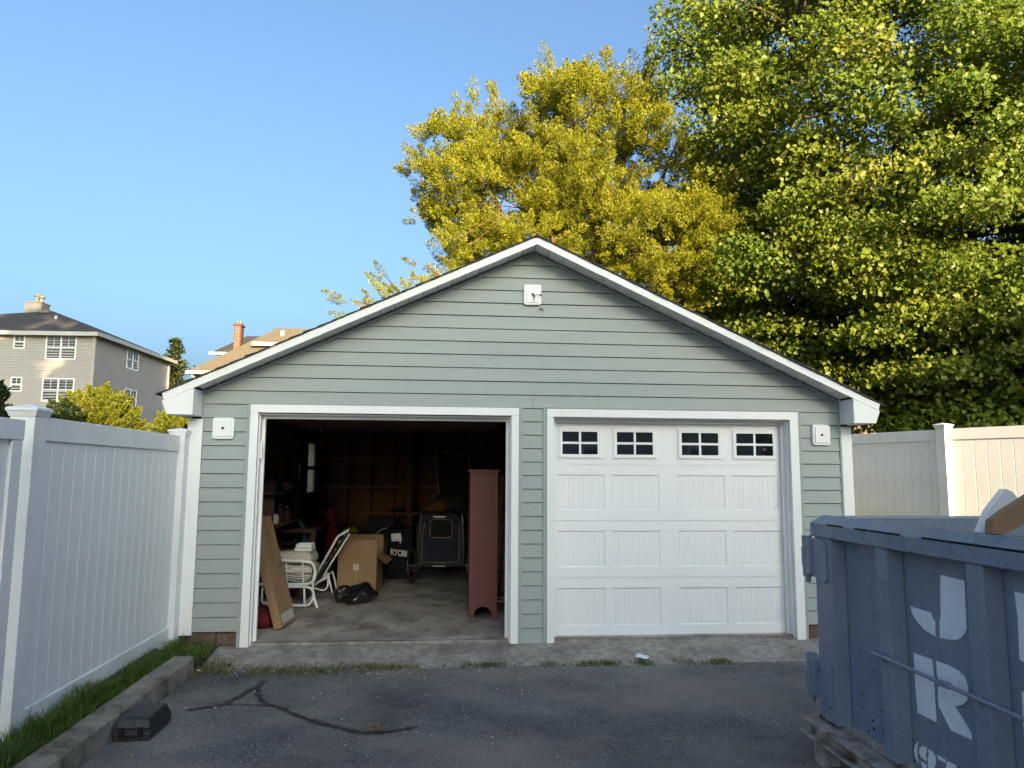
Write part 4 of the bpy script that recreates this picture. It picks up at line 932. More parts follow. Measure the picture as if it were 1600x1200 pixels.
# folding lounge chair leaning against the carton
FC = thing('folding_chair', 'white folding lounge chair with its back reclined toward the cardboard box', 'chair', (-1.2, 2.5, FZ))
for y, s_ in ((2.22, 0), (2.72, 1)):
    T([(494, 898), (528, 838), (545, 828)], .014, 'back_rail', y, par=FC); T([(505, 900), (546, 834)], .010, 'back_rail', y, par=FC)
    T([(492, 912), (520, 893), (527, 925), (528, 927)] if s_ else [(492, 915), (512, 895), (519, 926)], .012, 'leg', y, par=FC)
    T([(488, 915), (515, 900)], .011, 'seat_rail', y, par=FC); T(curve([(492, 919), (505, 922), (512, 915), (512, 896)]), .010, 'brace', y, par=FC)
L0, L1, L2, L3 = at_y(497, 898, 2.24), at_y(543, 830, 2.24), at_y(543, 830, 2.70), at_y(497, 898, 2.70)
L2 = Vector((L1.x, 2.70, L1.z)); L3 = Vector((L0.x, 2.70, L0.z))
MB().prism([L0, L1, L2, L3], (.008, 0, -.006)).build('back_sling', GREYF, FC)
for t in np.linspace(.1, .9, 6): MB().tube([L0.lerp(L1, t), L3.lerp(L2, t)], .006, 6).build('back_slat', WHITEP, FC)

# blue folded chair and red items against the left wall
BC = thing('folded_chair', 'folded teal blue chair leaning by the left wall of the bay', 'chair', (-1.75, 3.2, FZ))
yb_ = 3.1
for l in ([(466, 809), (478, 845), (486, 880)], [(474, 822), (486, 845), (492, 870)], [(468, 812), (476, 832), (470, 870)]): MB().tube([at_y(a, b, yb_) for a, b in l], .014, 7).build('frame_tube', TEAL, BC)
MB().prism([at_y(a, b, yb_+.03) for a, b in ((468, 815), (474, 818), (490, 850), (492, 880), (478, 880))], (0, .015, 0)).build('seat_sling', TEAL, BC)
o = MB().prism([at_y(a, b, 4.2) for a, b in ((508, 880), (507, 820), (511, 796), (519, 790), (524, 800), (527, 880))], (0, .14, 0)).build('red_bag', REDF, bevel=.03); tag(o, 'tall red fabric bag hanging at the back of the bay', 'bag')
BK = thing('storage_bucket', 'dark bucket with yellow-green gloves on top behind the white chairs', 'bucket', (-1.35, 4.4, FZ))
c = at_y(548, 840, 4.4)
MB().lathe((c.x, 4.4, FZ), [(.15, 0), (.17, c.z+.08-FZ)], 18).build('bucket', NAVY, BK); MB().box(c.x-.05, c.x+.06, 4.21, 4.225, c.z-.05, c.z+.02).build('label', SOFF, BK)
for i in range(5): lump('glove', (c.x-.08+.04*i, 4.38, c.z+.10+.02*(i % 2)), .035, .05, .045, YELL, .02, 20, i, parent=BK, sub=2)
# wall shelf with jars, box and tools
SH = thing('wall_shelf', 'dark wooden wall shelf at the left side of the open bay', 'shelf', (-2.1, 2.6, 1.2))
for z in (.95, 1.32): MB().box(-2.11, -1.86, 1.6, 3.4, z, z+.025).build('shelf_board', STUDW, SH)
for y in (1.7, 3.3): MB().box(-2.11, -1.9, y, y+.03, .7, 1.5).build('bracket', STUDW, SH)
k_ = 0
for (y, z, r, h, mm_, lb) in ((1.8, .975, .05, .14, STEEL, 'grey metal can on the lower wall shelf'), (2.05, .975, .06, .10, CUSH, 'squat pale can on the lower wall shelf'), (2.35, .975,   .04, .2, GREYF, 'slim dark bottle on the lower wall shelf'), (2.7, .975, .07, .16, STUDW, 'wide brown can on the lower wall shelf'), (2.0, 1.345, .05, .12, GREEN, 'green can on the upper wall shelf'), (2.6, 1.345, .06, .09, CUSH, 'pale tub on the upper wall shelf'), (2.95, 1.345, .045, .07, YELL, 'bright yellow tin on the upper wall shelf')):
    t = thing('can', lb, 'can', (-1.97, y, z), 'cans on the wall shelf'); MB().lathe((-1.97, y, z), [(r, 0), (r, h*.85), (r*.8, h*.9), (r*.8, h)], 14).build('can_body', mm_, t); MB().lathe((-1.97, y, z+h+.001), [(r*.82, 0), (r*.82, .012)], 14).build('can_lid', STEEL, t)
WB2 = thing('workbench', 'dark old workbench along the left wall under the shelf', 'workbench', (-1.9, 3.0, FZ))
MB().box(-2.1, -1.62, 2.9, 4.6, .80, .85).build('bench_top', STUDW, WB2)
for y in (2.95, 4.5): MB().box(-1.70, -1.63, y, y+.07, FZ, .80).build('leg', STUDW, WB2)
# big frame leaning, basket and cloth behind the trailer
PF = thing('picture_frame', 'large thin grey frame leaning at the back behind the trailer', 'frame', (.4, 5.2, .8))
fr4 = [(681, 703), (734, 712), (736, 735+60), (686, 775)]
P4 = [at_y(a, b, 5.2) for a, b in fr4]
for i in range(4): MB().tube([P4[i], P4[(i+1) % 4]], .014, 4).build('frame_bar', FRAMEG, PF)
MB().prism([p+Vector((0, .02, 0)) for p in P4], (0, .01, 0)).build('backing', BLACK, PF)
TB = thing('side_table', 'dark low table behind the pet trailer holding a basket', 'table', (.15, 4.75, FZ))
tb = at_y(690, 800, 4.75)
MB().box(tb.x-.55, tb.x+.45, 4.5, 5.05, tb.z-.03, tb.z).build('table_top', STUDW, TB)
for dx in (-.5, .4):
    for y in (4.53, 4.98): MB().box(tb.x+dx, tb.x+dx+.05, y, y+.05, FZ, tb.z-.03).build('leg', STUDW, TB)
bk = at_y(703, 785, 4.75)
o = MB().lathe((bk.x, 4.75, tb.z), [(.17, 0), (.24, .05), (.26, .17), (.22, .25), (.10, .29)], 20).build('wicker_basket', WICK); tag(o, 'round dark wicker basket on the table behind the trailer', 'basket')
o = lump('orange_cloth', (at_y(686, 790, 4.45).x, 4.56, tb.z+.085), .19, .08, .10, ORANG, .05, 7, 6, 'crumpled orange-brown cloth in front of the wicker basket', 'cloth')
# bicycle behind the chest
BY = thing('bicycle', 'dark bicycle parked behind the black tool chest', 'bicycle', (-.6, 5.2, FZ))
for x in (-.85, .15): wheel((x, 5.35, FZ+.33), .33, (0, 1, 0), BY, 20)
q = MB()
for a, b in (((-.85,.33),(-.60,.36)),((-.60,.36),(-.70,.80)),((-.70,.78),(-.05,.86)),((-.60,.36),(-.05,.82)),((-.85,.33),(-.70,.78)),((-.05,.95),(.15,.33))): q.tube([(a[0], 5.35, FZ+a[1]), (b[0], 5.35, FZ+b[1])], .016, 8)
q.build('frame', BLACK, BY); MB().tube([(-.05, 5.10, FZ+1.06), (-.10, 5.2, FZ+1.04), (-.05, 5.35, FZ+.98), (-.10, 5.5, FZ+1.04), (-.05, 5.6, FZ+1.06)], .013, 8).build('handlebar', STEEL, BY)
lump('saddle', (-.72, 5.35, FZ+.90), .13, .06, .035, BLACK, .01, 8, 1, parent=BY, sub=2)
# right side of the bay: rakes, hose, boards against the cabinet
for i, (x, y, lb, m_) in enumerate(((.60, 1.7, 'wooden tool handle leaning right of the red cabinet', CARD), (.68, 1.95, 'dark tool handle leaning right of the red cabinet', STUDW))):
    t = thing('garden_rake', lb, 'rake', (x, y, FZ), 'tools right of the cabinet'); MB().tube([(x, y, FZ+.02), (x+.10, y+.05, 1.55)], .014, 8).build('handle', m_, t)
    q = MB().box(x-.12, x+.12, y-.01, y+.01, FZ+.05, FZ+.07)
    for j in range(9): q.box(x-.118+j*.029, x-.112+j*.029, y-.05, y-.01, FZ, FZ+.055)
    q.build('tines', STEEL, t)
o = MB().tube([(.66+.13*math.cos(t)*(1), 1.35+.04*math.sin(t*2)+t*.002, FZ+.32+.26*math.sin(t)) for t in np.arange(0, 25, .25)], .012, 7).build('garden_hose', GREEN, smooth=True); tag(o, 'coiled green garden hose between the cabinet and the door jamb', 'hose')
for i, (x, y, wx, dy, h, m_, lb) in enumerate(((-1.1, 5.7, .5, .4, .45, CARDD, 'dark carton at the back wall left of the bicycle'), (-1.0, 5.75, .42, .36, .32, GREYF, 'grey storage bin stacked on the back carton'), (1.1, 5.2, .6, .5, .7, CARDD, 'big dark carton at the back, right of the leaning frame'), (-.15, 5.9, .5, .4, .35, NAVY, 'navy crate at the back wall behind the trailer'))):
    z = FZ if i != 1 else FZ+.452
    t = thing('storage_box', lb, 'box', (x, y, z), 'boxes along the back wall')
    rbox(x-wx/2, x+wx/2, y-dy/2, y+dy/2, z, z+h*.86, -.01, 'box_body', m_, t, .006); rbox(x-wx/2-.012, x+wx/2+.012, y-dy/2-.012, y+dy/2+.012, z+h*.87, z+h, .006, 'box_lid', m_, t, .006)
for i, (y, z1, m_, lb) in enumerate(((3.55, 1.75, CARD, 'long wooden handled shovel hung on the left wall'), (3.75, 1.62, REDF, 'red handled broom hung on the left wall'), (3.95, 1.7, STEEL, 'metal handled rake hung on the left wall'))):
    t = thing('hanging_tool', lb, 'tool', (-2.06, y, z1-1.2)); MB().tube([(-2.07, y, z1-1.1), (-2.05, y+.02, z1)], .013, 7).build('handle', m_, t)
    MB().add([(-2.09, y-.10, z1-1.12), (-2.05, y+.10, z1-1.12), (-2.05, y+.09, z1-1.36), (-2.07, y, z1-1.42), (-2.09, y-.09, z1-1.36)], [(0, 1, 2, 3, 4)]).build('tool_head', STEEL, t)
q = MB()
for _ in range(60): 
    x, y = random.uniform(-1.4, .5), random.uniform(.1, 2.3); r = random.uniform(.003, .007); q.lathe((x, y, FZ+.003), [(r, 0), (r*.6, r)], 5)
tag(q.build('floor_grit', STONE, kind='stuff'), 'pale grit and crumbs scattered on the garage floor', 'grit')

# ------------------------------------------------------------------ trees and shrubs
def unit(v): return v/np.linalg.norm(v, axis=1, keepdims=True).clip(1e-9)
def leaf_mesh(name, P, Nn, size, wid, material, tint, parent, fold=.25, droop=.5):
    n_ = len(P); Nn = unit(Nn); a = rng.normal(size=(n_, 3)); a[:, 2] -= droop
    A = unit(a - Nn*(a*Nn).sum(1, keepdims=True)); B = np.cross(Nn, A); s = (size*rng.uniform(.5, 1.45, n_))[:, None]; wv = s*wid
    V = np.stack([P-A*s*.5, P+B*wv*.5+Nn*wv*fold+A*s*.08, P+A*s*.5, P-B*wv*.5+Nn*wv*fold+A*s*.08], 1).reshape(-1, 3)
    i0 = np.arange(n_)*4; Fc = np.concatenate([np.stack([i0, i0+1, i0+2], 1), np.stack([i0, i0+2, i0+3], 1)])
    return from_np(name, V, Fc, 3, material, np.repeat(tint, 4), parent=parent)
def limbs(parent, base, stems, material, name='trunk'):
    q = MB()
    for pts, r0, r1 in stems: q.tube(pts, r0, 8, r2=r1)
    return q.build(name, material, parent, smooth=True)
def bend(a, b, sag, k=5):
    a, b = Vector(a), Vector(b); s_ = Vector((random.uniform(-1, 1), random.uniform(-1, 1), random.uniform(-.3, .6)))*sag
    return [a.lerp(b, t/k) + s_*math.sin(math.pi*t/k) for t in range(k+1)]
MAPLE = leafmat('maple_leaf', (.085, .145, .014), (.150, .205, .022), (.215, .225, .028), .34)
CEDAR = leafmat('golden_cedar_spray', (.14, .155, .010), (.235, .25, .016), (.30, .285, .026), .24)
ARBOR = leafmat('yellow_green_spray', (.09, .11, .010), (.155, .18, .016), (.19, .19, .03), .25)
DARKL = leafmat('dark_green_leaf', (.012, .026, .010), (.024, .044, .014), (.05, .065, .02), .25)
SPRUC = leafmat('spruce_needles', (.03, .05, .026), (.07, .095, .035), (.15, .16, .05), .2)
def maple(name, label, base, stems, cen, rad, ncl, nper, size, material, group=None, holes=.0, lowcut=None, seed=0, rcl=(.45, .85)):
    t = thing(name, label, 'tree', base, group); cen, rad = np.array(cen), np.array(rad)
    cl = []
    tries = 0
    while len(cl) < ncl and tries < ncl*40:
        tries += 1
        d = rng.normal(size=3); d /= np.linalg.norm(d); r = rng.uniform(.30, 1)**.42
        k = 1 + .26*mn.noise(Vector(d*2.2 + seed)) + .12*mn.noise(Vector(d*6 + seed))
        c = cen + rad*d*r*k
        if lowcut is not None and c[2] < lowcut + .9*mn.noise(Vector((c[0]*.5, c[1]*.5, seed))): continue
        if mn.noise(Vector(c*.55 + seed*3)) < holes: continue
        cl.append(c)
    cl = np.array(cl); ncl = len(cl)
    out = unit(cl - cen)
    rr = rng.uniform(*rcl, ncl)
    idx = np.repeat(np.arange(ncl), nper)
    th = rng.uniform(0, 2*np.pi, len(idx)); ra = np.sqrt(rng.uniform(0, 1, len(idx)))*rr[idx]
    loc = np.stack([np.cos(th)*ra, np.sin(th)*ra, rng.normal(0, .10, len(idx)) - .30*(ra/rr[idx])**2*rr[idx]], 1)
    P = cl[idx] + loc + rng.normal(0, .05, (len(idx), 3))
    Nn = np.array([.10, -.50, .52]) + out[idx]*.45 + rng.normal(0, .72, (len(idx), 3))
    ct = rng.normal(.5, .16, ncl)
    tint = np.clip(ct[idx] + rng.normal(0, .12, len(idx)), 0, 1)
    leaf_mesh('crown', P, Nn, size, .85, material, tint, t)
    st = [s for s in stems]
    anchors = [p for pts, _, _ in stems for p in pts[2:]]
    for c in cl[rng.permutation(ncl)[:min(ncl, 110)]]:
        a = min(anchors, key=lambda p: (Vector(p)-Vector(c)).length + 1.2*max(0, Vector(p).z-c[2]))
        if (Vector(a)-Vector(c)).length < 5.5: st.append((bend(a, c, .35), .045, .010))
    limbs(t, base, st, BARK)
    return t
def W(px, py, d): return at_d(px, py, d)
tb = W(1437, 690, 16.2); tb.z = -.05
m2 = W(1392, 690, 16.0); m2.z = -.05
st1 = [([tb, W(1436, 600, 16.2), W(1436, 500, 16.2), W(1420, 380, 16.2), W(1400, 200, 16.4), W(1380, 60, 16.5), W(1390, -120, 16.5)], .27, .08),
       ([m2, W(1388, 640, 16.0), W(1380, 560, 15.9), W(1355, 470, 15.8), W(1330, 330, 15.7), W(1290, 180, 15.8), W(1240, 60, 16)], .24, .05),
       ([W(1430, 430, 16.2), W(1480, 330, 16), W(1530, 200, 16), W(1560, 60, 16.2)], .13, .05), ([W(1420, 360, 16.2), W(1360, 250, 16), W(1270, 160, 16)], .10, .04)]
maple('maple_tree', 'huge green and yellow maple filling the upper right behind the garage', tb, [([Vector(p) for p in pts], a, b_) for pts, a, b_ in st1],
      W(1425, 150, 16.3), (5.35, 4.0, 7.9), 950, 340, .090, MAPLE, holes=-.36, lowcut=2.5, seed=3, group='maples behind the garage')
tb2 = W(1572, 690, 15.4); tb2.z = -.05
maple('maple_tree', 'shaded lower maple at the right edge behind the sunlit fence panel', tb2, [([tb2, W(1570, 640, 15.4), W(1575, 500, 15.4), W(1600, 350, 15.4)], .26, .08)],
      W(1640, 420, 15.2), (3.6, 2.6, 4.2), 330, 300, .092, MAPLE, holes=-.34, lowcut=2.3, seed=9, group='maples behind the garage')
tb3 = W(1215, 690, 18.5); tb3.z = -.05
maple('maple_tree', 'bright lower maple foliage between the golden cedar and the huge maple', tb3, [([tb3, W(1215, 600, 18.5), W(1212, 500, 18.5), W(1200, 380, 18.5)], .2, .05)],
      W(1245, 455, 17.8), (3.1, 2.0, 3.4), 360, 290, .092, MAPLE, holes=-.6, lowcut=2.4, seed=14, group='maples behind the garage')
# golden cedar: several upright leaders clothed in feathery plumes
def cedar(name, label, base, leaders, fill, material, cat='tree', blade=.085, bw=.35, nper=120, plume=(.55, 1.0), rad=.22):
    t = thing(name, label, cat, base)
    cl, ax = [], []
    for pts in leaders:
        pts = [Vector(p) for p in pts]
        for a, b_ in zip(pts[:-1], pts[1:]):
            k = max(2, int((b_-a).length/.22))
            for i in range(k):
                c = a.lerp(b_, (i+random.random())/k); o = Vector((random.gauss(0, 1), random.gauss(0, 1), 0)).normalized()
                d = (b_-a).normalized()*.8 + o*random.uniform(.3, 1.3) + Vector((0, 0, .35)); cl.append(c + o*random.uniform(.05, .3)); ax.append(d.normalized())
        cl.append(pts[-1]-Vector((0, 0, .3))); ax.append((pts[-1]-pts[-2]).normalized())
    for c, d in fill: cl.append(Vector(c)); ax.append(Vector(d).normalized())
    cl = np.array(cl); ax = unit(np.array(ax)); n_ = len(cl); ln = rng.uniform(*plume, n_)
    idx = np.repeat(np.arange(n_), nper); tt = rng.uniform(0, 1, len(idx))
    rnd = rng.normal(size=(len(idx), 3)); rnd = unit(rnd - ax[idx]*(rnd*ax[idx]).sum(1, keepdims=True))
    rw_ = rad*ln[idx]/.75*np.sin(np.pi*(.12+.85*tt)**.8)*rng.uniform(.25, 1, len(idx))
    P = cl[idx] + ax[idx]*(tt*ln[idx])[:, None] + rnd*rw_[:, None]
    dirs = unit(ax[idx]*.8 + rnd*.9 + rng.normal(0, .35, (len(idx), 3)) + np.array([0, 0, .3]))
    sd = unit(np.cross(dirs, rng.normal(size=(len(idx), 3)))); s = (blade*rng.uniform(.6, 1.4, len(idx)))[:, None]
    V = np.stack([P, P+dirs*s*.5+sd*s*bw*.5, P+dirs*s, P+dirs*s*.5-sd*s*bw*.5], 1).reshape(-1, 3)
    i0 = np.arange(len(idx))*4; Fc = np.stack([i0, i0+1, i0+2, i0+3], 1)
    ct = rng.normal(.5, .17, n_); tint = np.clip(ct[idx] + rng.normal(0, .16, len(idx)) + .15*(tt-.5), 0, 1)
    from_np('crown', V, Fc, 4, material, np.repeat(tint, 4), parent=t)
    return t, cl
cb_ = W(903, 690, 16.5); cb_.z = -.05
def LD(d, *l): return [W(910+(x-910)*.89, 440+(y-440)*.92, d) for x, y in l]
lead = [LD(16.2, (900, 420), (880, 330), (850, 220), (862, 150), (852, 100)), LD(16.0, (900, 330), (920, 230), (935, 150), (950, 88)), LD(16.9, (930, 380), (980, 250), (1000, 160), (1022, 82)),
        LD(16.3, (880, 400), (800, 300), (765, 220), (760, 150)), LD(15.8, (860, 420), (770, 330), (730, 240), (718, 160)), LD(16.4, (850, 430), (760, 380), (700, 260), (690, 180)),
        LD(15.9, (840, 440), (740, 370), (690, 310), (650, 272)), LD(16.2, (840, 440), (750, 420), (690, 370), (655, 335)), LD(15.7, (830, 450), (760, 440), (715, 420), (690, 400)),
        LD(16.6, (950, 400), (1030, 320), (1060, 240), (1075, 205)), LD(15.6, (960, 430), (1060, 350), (1100, 290), (1110, 250)), LD(15.5, (970, 450), (1080, 390), (1120, 330), (1140, 310)),
        LD(15.3, (980, 470), (1080, 440), (1130, 400)), LD(15.2, (990, 480), (1060, 480), (1110, 460)), LD(16.0, (900, 400), (820, 280), (800, 230), (795, 190)), LD(15.4, (900, 440), (960, 360), (990, 300)), LD(15.2, (850, 440), (860, 380), (850, 330)),
        LD(15.0, (780, 450), (740, 430), (700, 440))]
fill = []
poly = [(655,330),(645,268),(690,185),(725,165),(770,165),(820,200),(850,120),(940,105),(955,200),(1000,120),(1030,110),(1035,250),(1110,265),(1135,330),(1125,440),(1050,500),(980,470),(840,400),(700,440),(690,400)]
def inside(x, y):
    r = False; j = len(poly)-1
    for i in range(len(poly)):
        (xi, yi), (xj, yj) = poly[i], poly[j]
        if (yi > y) != (yj > y) and x < (xj-xi)*(y-yi)/(yj-yi)+xi: r = not r
        j = i
    return r
def puff(c, r_, n_, od):                          # short sprays fanning outward and up
    for _ in range(n_):
        e = (Vector((random.gauss(0, 1), random.gauss(0, 1), random.gauss(.35, .55))).normalized()*.9 + od*.5 + Vector((0, -.25, .1))).normalized()
        fill.append((c + Vector((e.x*r_*1.5, e.y*r_*1.2, e.z*r_*.7)), e))
for l in lead:
    n_ = len(l)-1
    for i in range(1, n_):
        L = (l[i+1]-l[i]).length; m_ = max(2, int(L/.30))
        for k in range(m_):
            t = (i-1+k/m_)/max(1, n_-1); puff(l[i].lerp(l[i+1], k/m_) + Vector((random.gauss(0, .22), random.gauss(0, .2), 0))*(1.1-t), .28*(1-t)+.06, 7, (l[i+1]-l[i]).normalized())
for l in lead:                                   # pointed tips
    d = (l[-1]-l[-2]).normalized(); d = (d + Vector((0, 0, .35))).normalized()
    for k in range(6): fill.append((l[-1] + d*(.11*k-.15) + Vector((random.gauss(0, .05), random.gauss(0, .05), 0)), d + Vector((random.gauss(0, .3), random.gauss(0, .3), 0))*(1-k/7)))
ncl_ = 0
while ncl_ < 330:
    x, y = random.uniform(670, 1140), random.uniform(125, 500)
    if not inside(x, y) or not inside(905+(x-905)*1.07, 440+(y-440)*1.08): continue
    if mn.noise(Vector((x*.012, y*.016, 4))) < -.25: continue
    d = random.gauss(16, .75); c = W(x, y, d); tgt = W(903, 470, 16.4); ncl_ += 1
    od = (c-tgt).normalized(); r_ = random.uniform(.16, .34)
    puff(c, r_, 8, od)
ct, cls = cedar('golden_cedar', 'tall golden yellow cedar tree rising behind the garage ridge', cb_, lead, fill, CEDAR, nper=190, blade=.047, bw=.36, plume=(.24, .50), rad=.22)
st = [([cb_, W(903, 600, 16.5), W(905, 460, 16.4), W(907, 340, 16.3), W(900, 240, 16.2), W(890, 160, 16.2)], .17, .03)] + [(l, .07, .015) for l in lead]
for c in cls[rng.permutation(len(cls))[:60]]:
    a = Vector((W(905, 400, 16.4))).lerp(W(902, 200, 16.2), random.random()); st.append((bend(a, Vector(c), .25), .020, .005))
limbs(ct, cb_, st, BARKR)
# young cedar whose tips show over the left roof slope
yb0 = W(640, 690, 12.5); yb0.z = -.05
def LE(d, *l): return [W(x, y, d) for x, y in l]
lead2 = [LE(12.4, (640, 520), (600, 485), (570, 474), (546, 468)), LE(12.5, (640, 500), (625, 460), (614, 444), (602, 432)), LE(12.3, (650, 480), (630, 462), (604, 455)), LE(12.6, (700, 450), (685, 428), (664, 415)), LE(12.6, (660, 520), (660, 470), (650, 455)), LE(12.2, (640, 530), (600, 500), (575, 490))]
c2, _ = cedar('young_cedar', 'small golden cedar tips showing over the left roof slope', yb0, lead2, [], CEDAR, nper=260, blade=.036, plume=(.20, .40), rad=.13)
limbs(c2, yb0, [([yb0, W(645, 600, 12.5), W(645, 500, 12.5)], .09, .03)] + [(l, .03, .006) for l in lead2], BARKR)
# rounded yellow-green shrubs behind the left fence
def shrub(name, label, c, rx, ry, rz, n_, material, cat='shrub', blade=.07, nper=70, top=True, plume=(.18, .34), group=None):
    fl = []
    c = Vector(c)
    for _ in range(n_):
        d = Vector((random.gauss(0, 1), random.gauss(0, 1), random.gauss(.15, 1))).normalized(); r = random.uniform(.55, 1)**.5*(1+.13*mn.noise(d*3+c))
        fl.append((c + Vector((d.x*rx, d.y*ry, d.z*rz))*r*.9, d + Vector((0, 0, .5))))
    base = Vector((c.x, c.y, -.05))
    t, _ = cedar(name, label, base, [], fl, material, cat, blade, .5, nper, plume, .13)
    if group: t['group'] = group
    limbs(t, base, [(bend(base, c + Vector((random.uniform(-.3, .3)*rx, random.uniform(-.3, .3)*ry, rz*.3)), .1), .05, .015) for _ in range(6)], BARK, 'stem')
    return t
sc_ = W(150, 703, 15); shrub('arborvitae_shrub', 'rounded yellow-green shrub above the left fence, its left flank darker', sc_, .82, .8, 1.22, 620, ARBOR, nper=230, blade=.046, plume=(.18, .36), group='arborvitae shrubs behind the left fence')
shrub('arborvitae_shrub', 'small yellow-green shrub showing under the left eave return', W(278, 692, 15), .36, .4, .62, 200, ARBOR, nper=190, blade=.046, group='arborvitae shrubs behind the left fence')
shrub('dark_hedge', 'dark green hedge top at the left edge behind the gate', W(-48, 690, 9.0), .45, .4, .62, 170, DARKL, nper=80)
shrub('shaded_flank', 'dark foliage painting in the shaded left flank of the yellow-green shrub', W(93, 704, 13.6), .20, .3, .80, 130, DARKL, nper=90)  # dark foliage added as the shaded side of the shrub beside it
# dark undergrowth under the maples behind the right fence
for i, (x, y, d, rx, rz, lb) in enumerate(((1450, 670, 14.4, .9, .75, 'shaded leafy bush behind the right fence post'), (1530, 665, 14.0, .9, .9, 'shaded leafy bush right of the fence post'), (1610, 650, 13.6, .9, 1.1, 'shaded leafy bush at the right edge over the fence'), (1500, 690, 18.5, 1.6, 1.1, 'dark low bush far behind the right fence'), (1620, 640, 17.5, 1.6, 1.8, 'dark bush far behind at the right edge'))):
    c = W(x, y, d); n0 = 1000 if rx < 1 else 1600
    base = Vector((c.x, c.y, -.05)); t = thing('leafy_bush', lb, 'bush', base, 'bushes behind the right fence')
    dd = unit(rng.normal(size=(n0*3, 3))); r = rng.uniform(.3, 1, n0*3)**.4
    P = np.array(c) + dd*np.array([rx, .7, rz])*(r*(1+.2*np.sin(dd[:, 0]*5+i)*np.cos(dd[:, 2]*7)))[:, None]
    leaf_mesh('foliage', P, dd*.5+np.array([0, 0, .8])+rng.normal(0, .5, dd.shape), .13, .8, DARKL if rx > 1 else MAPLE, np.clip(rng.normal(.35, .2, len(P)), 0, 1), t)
    limbs(t, base, [(bend(base, c+Vector((random.uniform(-.5, .5), 0, rz*.4)), .15), .04, .01) for _ in range(5)], BARK, 'stem')
# far spruce behind the grey house
sp = W(266, 690, 58); sp.z = -.05; spT = thing('spruce_tree', 'distant spruce beside the far corner of the grey house', 'tree', sp)
P = []; N_ = []
for i in range(26):
    z = 1.2 + i*.42; rr = max(.2, 4.4*(1-(z/12.6)))*(.8+.4*random.random())
    for k in range(9):
        a = random.uniform(0, 6.28); L = rr*random.uniform(.6, 1.1)
        for j in range(46):
            t = random.random()**.7; P.append((sp.x+math.cos(a)*L*t+random.gauss(0, .13), sp.y+math.sin(a)*L*t+random.gauss(0, .13), z+.25*t*L-.35*(t*L)**2*.3+random.gauss(0, .1)-.1*random.random())); N_.append((0, 0, 1))
P = np.array(P); leaf_mesh('crown', P, np.array(N_)+rng.normal(0, .5, P.shape), .30, .45, SPRUC, np.clip(rng.normal(.5, .25, len(P)), 0, 1), spT)
limbs(spT, sp, [([sp, sp+Vector((0, 0, 12))], .22, .03)], BARK)

# ------------------------------------------------------------------ neighbouring houses
def clap(q, a, b, z0, z1, h=.20, n_=None):       # a lapped wall from a to b (outside on the right-hand side of a->b)
    a, b = Vector(a), Vector(b); d = (b-a).normalized(); nn = Vector((d.y, -d.x, 0)); z = z0
    while z < z1-.02:
        t = min(z+h, z1); p = [a+Vector((0, 0, z))+nn*.06, b+Vector((0, 0, z))+nn*.06, b+Vector((0, 0, t)), a+Vector((0, 0, t))]
        p2 = [a+Vector((0, 0, z)), b+Vector((0, 0, z))]
        q.add(p + p2, [(0, 1, 2, 3), (4, 5, 1, 0)]); z = t
def house_window(parent, c, d, wd, ht, cols=1, nn=None, blind=True):
    """frame, meeting rail, mullions and panes on a wall whose outside is nn"""
    d = Vector(d).normalized(); zz = Vector((0, 0, 1)); c = Vector(c) + nn*.03; f = .07; q = MB()
    for s in (-1, 1): q.obox(c+d*s*(wd/2), d, nn, zz, f/2, .04, ht/2+f/2); q.obox(c+zz*s*(ht/2), d, nn, zz, wd/2-f/2, .04, f/2)
    for k in range(1, cols): q.obox(c+d*(-wd/2+wd*k/cols), d, nn, zz, f*.6, .038, ht/2-f/2)
    for k in range(cols):
        cw = wd/cols; q.obox(c+d*(-wd/2+cw*(k+.5)), d, nn, zz, cw/2-f*.6, .03, f*.4)
        q.obox(c+d*(-wd/2+cw*(k+.5))+zz*ht*.25, d, nn, zz, .012, .024, ht*.25-f*.5)
    o = q.build('window', TRIM, parent)
    for k in range(cols):
        cw = wd/cols; cc = c+d*(-wd/2+cw*(k+.5))
        for s in (-1, 1):
            MB().obox(cc+zz*s*ht*.25+nn*(.012 if s > 0 else -.002), d, nn, zz, cw/2-f*.4, .004, ht*.25-f*.3).build('window_pane', GLASS, o)
    return o
# grey three-storey house, far left
D0 = 45.0; a_ = Vector((.042, .999, 0)); b_ = Vector((.999, -.042, 0)); zz = Vector((0, 0, 1))
C0 = W(140, 640, D0); C0.z = -.05; ez = W(140, 518, D0).z
GH = thing('grey_house', 'grey clapboard house with charcoal hip roof far left behind the fence', 'house', C0)
Lr, Lf = 11.0, 16.0
q = MB(); clap(q, C0-b_*Lf, C0, 0, ez, .165); clap(q, C0, C0+a_*Lr, 0, ez, .165); clap(q, C0+a_*Lr, C0+a_*Lr-b_*Lf, 0, ez, .3); clap(q, C0+a_*Lr-b_*Lf, C0-b_*Lf, 0, ez, .3)
q.build('wall', GREYH, GH)
for p in (C0+b_*.03-a_*.03, C0+a_*Lr+b_*.03): MB().obox(p+zz*ez/2, b_, a_, zz, .09, .09, ez/2).build('corner_trim', GREYH, GH)
ov = .45; E_ = [C0-a_*ov+b_*ov, C0+a_*(Lr+ov)+b_*ov, C0+a_*(Lr+ov)-b_*(Lf+ov), C0-a_*ov-b_*(Lf+ov)]
E_ = [Vector((p.x, p.y, ez)) for p in E_]
R0 = W(82, 486, D0+3.2); R1 = R0 + a_*5.0; R2 = R0 - b_*4.6 - zz*.35
q = MB().add(E_ + [R0, R1, R2], [(0, 1, 5, 4), (1, 2, 5), (2, 6, 5), (5, 6, 4), (2, 3, 6), (3, 0, 4, 6)]); rfo = q.build('roof', DARKR, GH)
q = MB()
